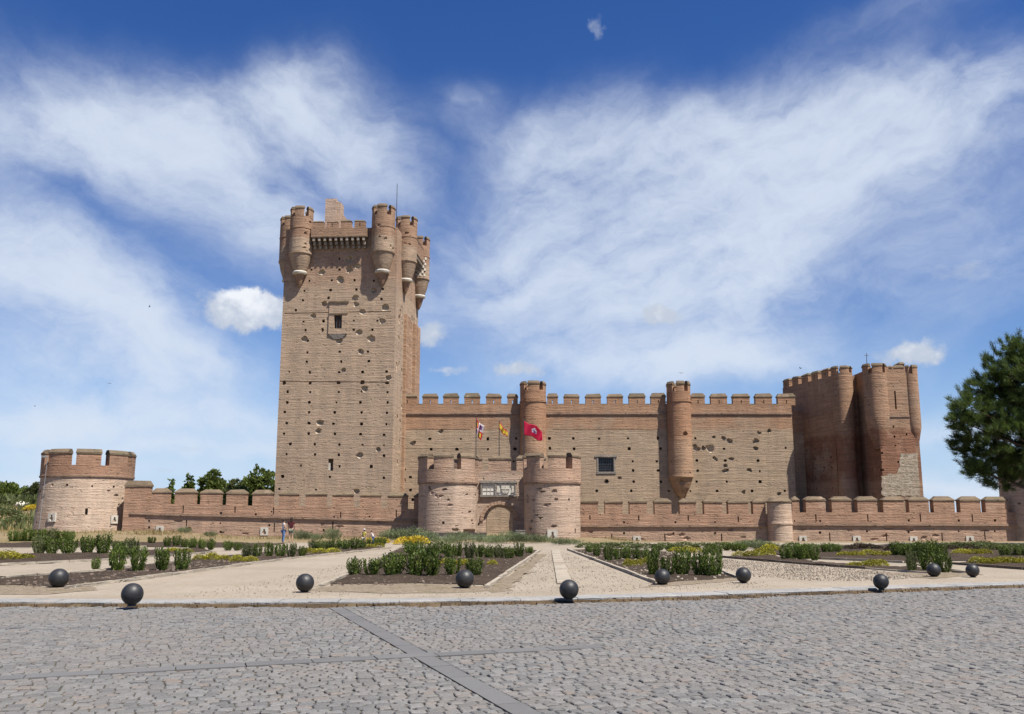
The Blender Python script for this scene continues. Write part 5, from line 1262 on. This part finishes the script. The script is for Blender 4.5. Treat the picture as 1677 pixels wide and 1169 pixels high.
    mb.build('face_features', skin, root, local=True, smooth=True)
    mb = MB()
    for s in (-1,1): lump(mb, (s*.032, hc.y+.083, 1.625), .012, .008, .008, 2, 0)
    mb.add([(-.025,hc.y+.088,1.562),(.025,hc.y+.088,1.562),(.02,hc.y+.085,1.556),(-.02,hc.y+.085,1.556)], [(0,1,2,3)])
    mb.build('eyes_and_mouth', M['dark'], root, local=True)
    if hat: mb = MB(); mb.lathe(0, hc.y-.01, [(.15,1.68),(.15,1.688),(.105,1.69),(.10,1.76),(.05,1.785)], 20); mb.build('sun_hat', hat, root, local=True, smooth='auto')
    return root
wht = simple('white_cotton', (.72,.70,.68), .85, .06); blu = simple('blue_denim', (.13,.22,.42), .9, .15); mar = simple('dark_red_cotton', (.075,.014,.018), .9, .15); olv = simple('olive_cotton', (.20,.22,.16), .9, .15)
yel = simple('yellow_cotton', (.70,.58,.12), .85, .08); brn = simple('brown_hair', (.035,.022,.015), .6, .2); bei = simple('beige_cotton', (.62,.54,.44), .9, .1)
random.seed(77)
person('slim standing person in a white top and blue trousers left of the tall figure', 463.5, 889, 37, R(-60), wht, blu, brn, arms=((.26,.02,1.15),(.16,.12,1.0)), trousers=True, sleeve=.35)
person('tall standing person in a dark red top and olive shorts seen from behind', 476, 889, 40, R(10), mar, olv, brn, longhair=True, arms=((.23,.03,1.13),(.19,.14,.92)))
person('small figure in yellow top and white hat walking by the path end', 596, 896, 28, R(150), yel, bei, brn, step=.8, hat=wht)
person('person in a white shirt bending forward beside the figure in yellow', 611, 891, 21, R(70), wht, blu, brn, lean=.25, arms=((.25,.15,1.15),(.2,.35,1.0)), trousers=True)
# ================================================================== BIRDS
def bird(px, py, Y, s, rz, lab):
    p = P(px, py, Y); mb = MB(); prof = [(-.5,.02),(-.3,.09),(0,.12),(.25,.09),(.4,.06),(.5,.015)]
    vs = []; 
    for x, r in prof:
        for i in range(8): vs.append((x*.34, math.cos(2*PI*i/8)*r*.42, math.sin(2*PI*i/8)*r*.42))
    fs = [(j*8+i,j*8+(i+1)%8,(j+1)*8+(i+1)%8,(j+1)*8+i) for j in range(5) for i in range(8)] + [tuple(range(8)), tuple(range(47,39,-1))]
    mb.add(vs, fs)
    for sd in (-1,1):
        pts = [(.08,sd*.03,.03),(.10,sd*.22,.12),(-.06,sd*.5,.08),(-.02,sd*.2,.10),(-.07,sd*.03,.03)]
        mb.add(pts + [(x,y,z-.012) for x,y,z in pts], [(0,1,2,3,4),(9,8,7,6,5)] + [(i,(i+1)%5,5+(i+1)%5,5+i) for i in range(5)])
    mb.add([(-.15,-.02,.0),(-.15,.02,.0),(-.30,.07,.0),(-.25,0,0),(-.30,-.07,.0)] + [(-.15,-.02,-.01),(-.15,.02,-.01),(-.30,.07,-.01),(-.25,0,-.01),(-.30,-.07,-.01)], [(0,1,2,3,4),(9,8,7,6,5)] + [(i,(i+1)%5,5+(i+1)%5,5+i) for i in range(5)])
    o = mb.build('bird', bird_mat, smooth=False); o.location = p; o.rotation_euler = (random.uniform(-.4,.4),random.uniform(-.3,.3),rz); o.scale = (s,s,s); tag(o, lab, 'bird', 'birds in flight')
bird_mat = simple('dark_plumage', (.05,.045,.04), .8)
bird(245,502,90,.55,.4,'small dark bird flying left of the small puffy cloud'); bird(178,628,80,.5,2,'small dark bird flying low in the sky above the left tower')
bird(1115,611,90,.55,1,'small dark bird flying just above the right curtain wall turret'); bird(1311,603,85,.55,2.6,'small dark bird flying left of the corner bastion top'); bird(57,665,90,.45,.2,'tiny dark bird at far left of the sky')
# ================================================================== SKY, SUN, CAMERA
PHI = R(48.5); TEL = 2.42*math.sin(PHI); EL = math.atan(TEL)
sund = Vector((math.sin(PHI)*math.cos(EL), -math.cos(PHI)*math.cos(EL), math.sin(EL)))
sl = bpy.data.lights.new('sun', 'SUN'); sl.energy = 5.0; sl.angle = R(.53); sl.color = (1, .95, .87)
so = bpy.data.objects.new('sun', sl); COL.objects.link(so); so.rotation_euler = sund.to_track_quat('Z', 'Y').to_euler(); so.location = (30,-30,60)
w = bpy.data.worlds.new('World'); scene.world = w; w.use_nodes = True; w.node_tree.nodes.clear(); t = NT(w.node_tree)
out = t.new('ShaderNodeOutputWorld'); bg = t.new('ShaderNodeBackground'); t.l.new(bg.outputs[0], out.inputs[0]); bg.inputs[1].default_value = .05
sky = t.new('ShaderNodeTexSky', sky_type='NISHITA'); sky.sun_disc = False; sky.sun_elevation = EL; sky.sun_rotation = math.atan2(sund.x, sund.y); sky.air_density = 1.0; sky.dust_density = .3; sky.ozone_density = 3.0; sky.altitude = 700
tc = t.new('ShaderNodeTexCoord').outputs['Generated']; sp = t.new('ShaderNodeSeparateXYZ'); t.l.new(tc, sp.inputs[0])
az = t.math('MULTIPLY', t.math('ARCTAN2', sp.outputs[0], sp.outputs[1]), 180/PI); el = t.math('MULTIPLY', t.math('ARCSINE', sp.outputs[2]), 180/PI)
def comb(a, b): n = t.new('ShaderNodeCombineXYZ'); t.put(n.inputs[0], a); t.put(n.inputs[1], b); return n.outputs[0]
ae = comb(az, el)
def noise2(vec, sc, det, rough=.55):     # two independent noise channels in one lookup
    n = t.new('ShaderNodeTexNoise'); t.put(n.inputs['Vector'], vec); n.inputs['Scale'].default_value = sc; n.inputs['Detail'].default_value = det; n.inputs['Roughness'].default_value = rough
    s = t.new('ShaderNodeSeparateColor'); t.l.new(n.outputs['Color'], s.inputs[0]); return s.outputs[0], s.outputs[1]
def vadd(a, b): n = t.new('ShaderNodeVectorMath', operation='ADD'); t.l.new(a, n.inputs[0]); t.l.new(b, n.inputs[1]); return n.outputs[0]
wa, wb = noise2(ae, .10, 5, .56)          # domain warp in degrees
waz = t.math('MULTIPLY_ADD', t.math('SUBTRACT', wa, .5), 8.0, az); wel = t.math('MULTIPLY_ADD', t.math('SUBTRACT', wb, .5), 5.0, el)
wae = comb(waz, wel)
def sky_ang(px, py): d = ray(px, py).normalized(); return math.degrees(math.atan2(d.x, d.y)), math.degrees(math.asin(d.z))
def blob(vec, px, py, rx, ry, rot, amp, p=1.0):
    """soft elliptical patch of cloud cover at one direction of the sky; rx, ry in degrees, rot in degrees counter-clockwise"""
    a0, e0 = sky_ang(px, py)
    m = t.new('ShaderNodeMapping', vector_type='TEXTURE'); t.l.new(vec, m.inputs[0])
    m.inputs['Location'].default_value = (a0, e0, 0); m.inputs['Rotation'].default_value = (0,0,R(rot)); m.inputs['Scale'].default_value = (rx, ry, 1)
    d = t.new('ShaderNodeVectorMath', operation='DOT_PRODUCT'); t.l.new(m.outputs[0], d.inputs[0]); t.l.new(m.outputs[0], d.inputs[1])
    d2 = d.outputs['Value'] if p == 1.0 else t.math('POWER', d.outputs['Value'], p)
    return t.math('MULTIPLY', t.math('POWER', 2.71828, t.math('MULTIPLY', d2, -1.0)), amp)
def total(lst):
    s = lst[0]
    for q in lst[1:]: s = t.math('ADD', s, q)
    return s
#          px   py   rx  ry  rot amp
CIRRUS = [(70,205,8,2.3,-3,.62),(330,190,8.5,2.6,5,.80),(500,140,3.4,2.2,25,.55),(600,255,4.6,3.0,-42,.85),(470,370,8.5,2.6,-30,.85),(260,310,7,1.7,-25,.35),
  (40,420,6,2.6,-18,.75),(200,500,7.5,3.4,-30,.85),(60,590,8,2.8,0,.55),(360,580,4.5,1.3,-12,.30),(560,470,5,2.2,-25,.35),
  (940,205,4.2,2.0,28,.62),(1240,190,9,2.3,6,.75),(1560,200,8.5,2.6,3,.70),(860,310,2.8,4.2,32,.5),(1080,330,9,4.2,14,.85),(1360,330,8.5,3.6,16,.70),(1000,490,9,3.4,8,.80),(1210,505,5.5,3.2,30,.55),
  (1600,440,7,3.4,12,.55),(800,450,3.2,4.0,35,.45),(1120,585,8,1.6,3,.5),(765,172,1.8,1.5,-25,.32),(60,110,6,2.2,-8,.22),(1480,10,5,1.2,5,.30),(1640,120,4,1.5,5,.25),(140,680,12,1.1,0,.85),(330,735,9,.6,0,.65),(90,770,8,.5,0,.5),(1600,690,6,.8,0,.5),(1600,790,7,.6,0,.6),(1100,600,9,1.1,0,.6)]
cov = total([blob(wae, c[0], c[1], c[2]*1.05, c[3]*1.1, c[4], c[5]) for c in CIRRUS])
cov = t.math('ADD', cov, t.math('ADD', t.rng(el, 0, 11, .48, 0, True), t.rng(el, 34, 52, 0, .30, True)))  # unseen cover high overhead is added to whiten the ambient light
side = t.rng(az, -5, 3, 0, 1, True)      # streaks run down to the right on the left of the keep, up to the right beyond it
mp = t.new('ShaderNodeVectorRotate', rotation_type='Z_AXIS'); t.l.new(wae, mp.inputs[0]); mp.inputs['Center'].default_value = (-3, 16, 0); t.put(mp.inputs['Angle'], t.rng(side, 0, 1, R(28), R(-22)))
st_ = t.noise(t.scale(mp.outputs[0], (.075,.30,1)), 1.0, 5, .55)
fi, fh = noise2(t.scale(wae, (.8,1.2,1)), .48, 8, .66)
tex = t.math('ADD', t.math('MULTIPLY', st_, .55), t.math('ADD', t.math('MULTIPLY', fi, .35), t.math('MULTIPLY', fh, .10)))
dens = t.math('MULTIPLY', cov, t.rng(tex, .30, .70, .40, 1.65))
alpha = t.math('MULTIPLY', t.math('SUBTRACT', 1.0, t.math('POWER', 2.71828, t.math('MULTIPLY', t.math('POWER', dens, 1.9), -1.25))), .94)
skyc = t.new('ShaderNodeHueSaturation'); skyc.inputs['Saturation'].default_value = 1.30; skyc.inputs['Hue'].default_value = .515; skyc.inputs['Value'].default_value = 1.32; t.l.new(sky.outputs[0], skyc.inputs['Color'])
base = t.mix(t.rng(el, -3, 14, .8, 0, True), skyc.outputs[0], (4.4,6.6,10.6))
c1 = t.mix(alpha, base, (8.0,8.9,10.3))
# small cumulus puffs
pw, pw2 = noise2(ae, .75, 6, .6)
pae = comb(t.math('MULTIPLY_ADD', t.math('SUBTRACT', pw, .5), 2.2, az), t.math('MULTIPLY_ADD', t.math('SUBTRACT', pw2, .5), 1.7, el))
PUFF = [(400,505,2.6,1.2,0,1.0),(432,510,2.1,1.15,0,.7),(705,545,1.2,.8,0,.68),(1468,584,1.6,.62,0,.5),(1510,576,1.4,.9,0,.7),(850,606,1.8,.5,0,.66),(738,609,1.5,.35,0,.55),(980,40,.75,.8,0,.38),(1085,513,1.4,.6,0,.85),(265,768,.9,.28,0,.42),(315,735,1.5,.26,0,.36),(1575,446,2.4,.7,0,.40)]
pc = total([blob(pae, *q, 1.5) for q in PUFF]); pn, pn2 = noise2(ae, 1.0, 7, .6)
pf = t.math('ADD', pc, t.math('MULTIPLY', t.math('SUBTRACT', pn, .5), .6))
pal = t.math('MULTIPLY', t.rng(pf, .18, .80, 0, 1, True), .93)
topl = blob(pae, 390, 478, 2.8, .7, 0, .42)
lit = t.rng(t.math('ADD', t.math('ADD', t.math('MULTIPLY', pc, .25), topl), t.math('MULTIPLY', pn2, .9)), .58, 1.12, 0, 1, True)
c2 = t.mix(pal, c1, t.mix(lit, (6.3,7.0,8.2), (10.6,10.9,11.4)))
t.l.new(c2, bg.inputs[0]); w.cycles.sampling_method = 'NONE'
cam = bpy.data.cameras.new('camera'); co = bpy.data.objects.new('camera', cam); COL.objects.link(co); co.location = CAM; co.rotation_euler = (PI/2 + PITCH, 0, 0)
cam.sensor_width = 36; cam.lens = 36*F/1677; cam.clip_end = 9000; cam.clip_start = .1; scene.camera = co
vs_ = scene.view_settings; vs_.view_transform = 'Standard'; vs_.look = 'None'; vs_.gamma = 1; vs_.use_curve_mapping = False; vs_.exposure = .82
scene.cycles.max_bounces = 5; scene.cycles.diffuse_bounces = 2; scene.cycles.use_denoising = True; scene.cycles.use_adaptive_sampling = True; scene.cycles.adaptive_threshold = .012; scene.cycles.adaptive_min_samples = 6
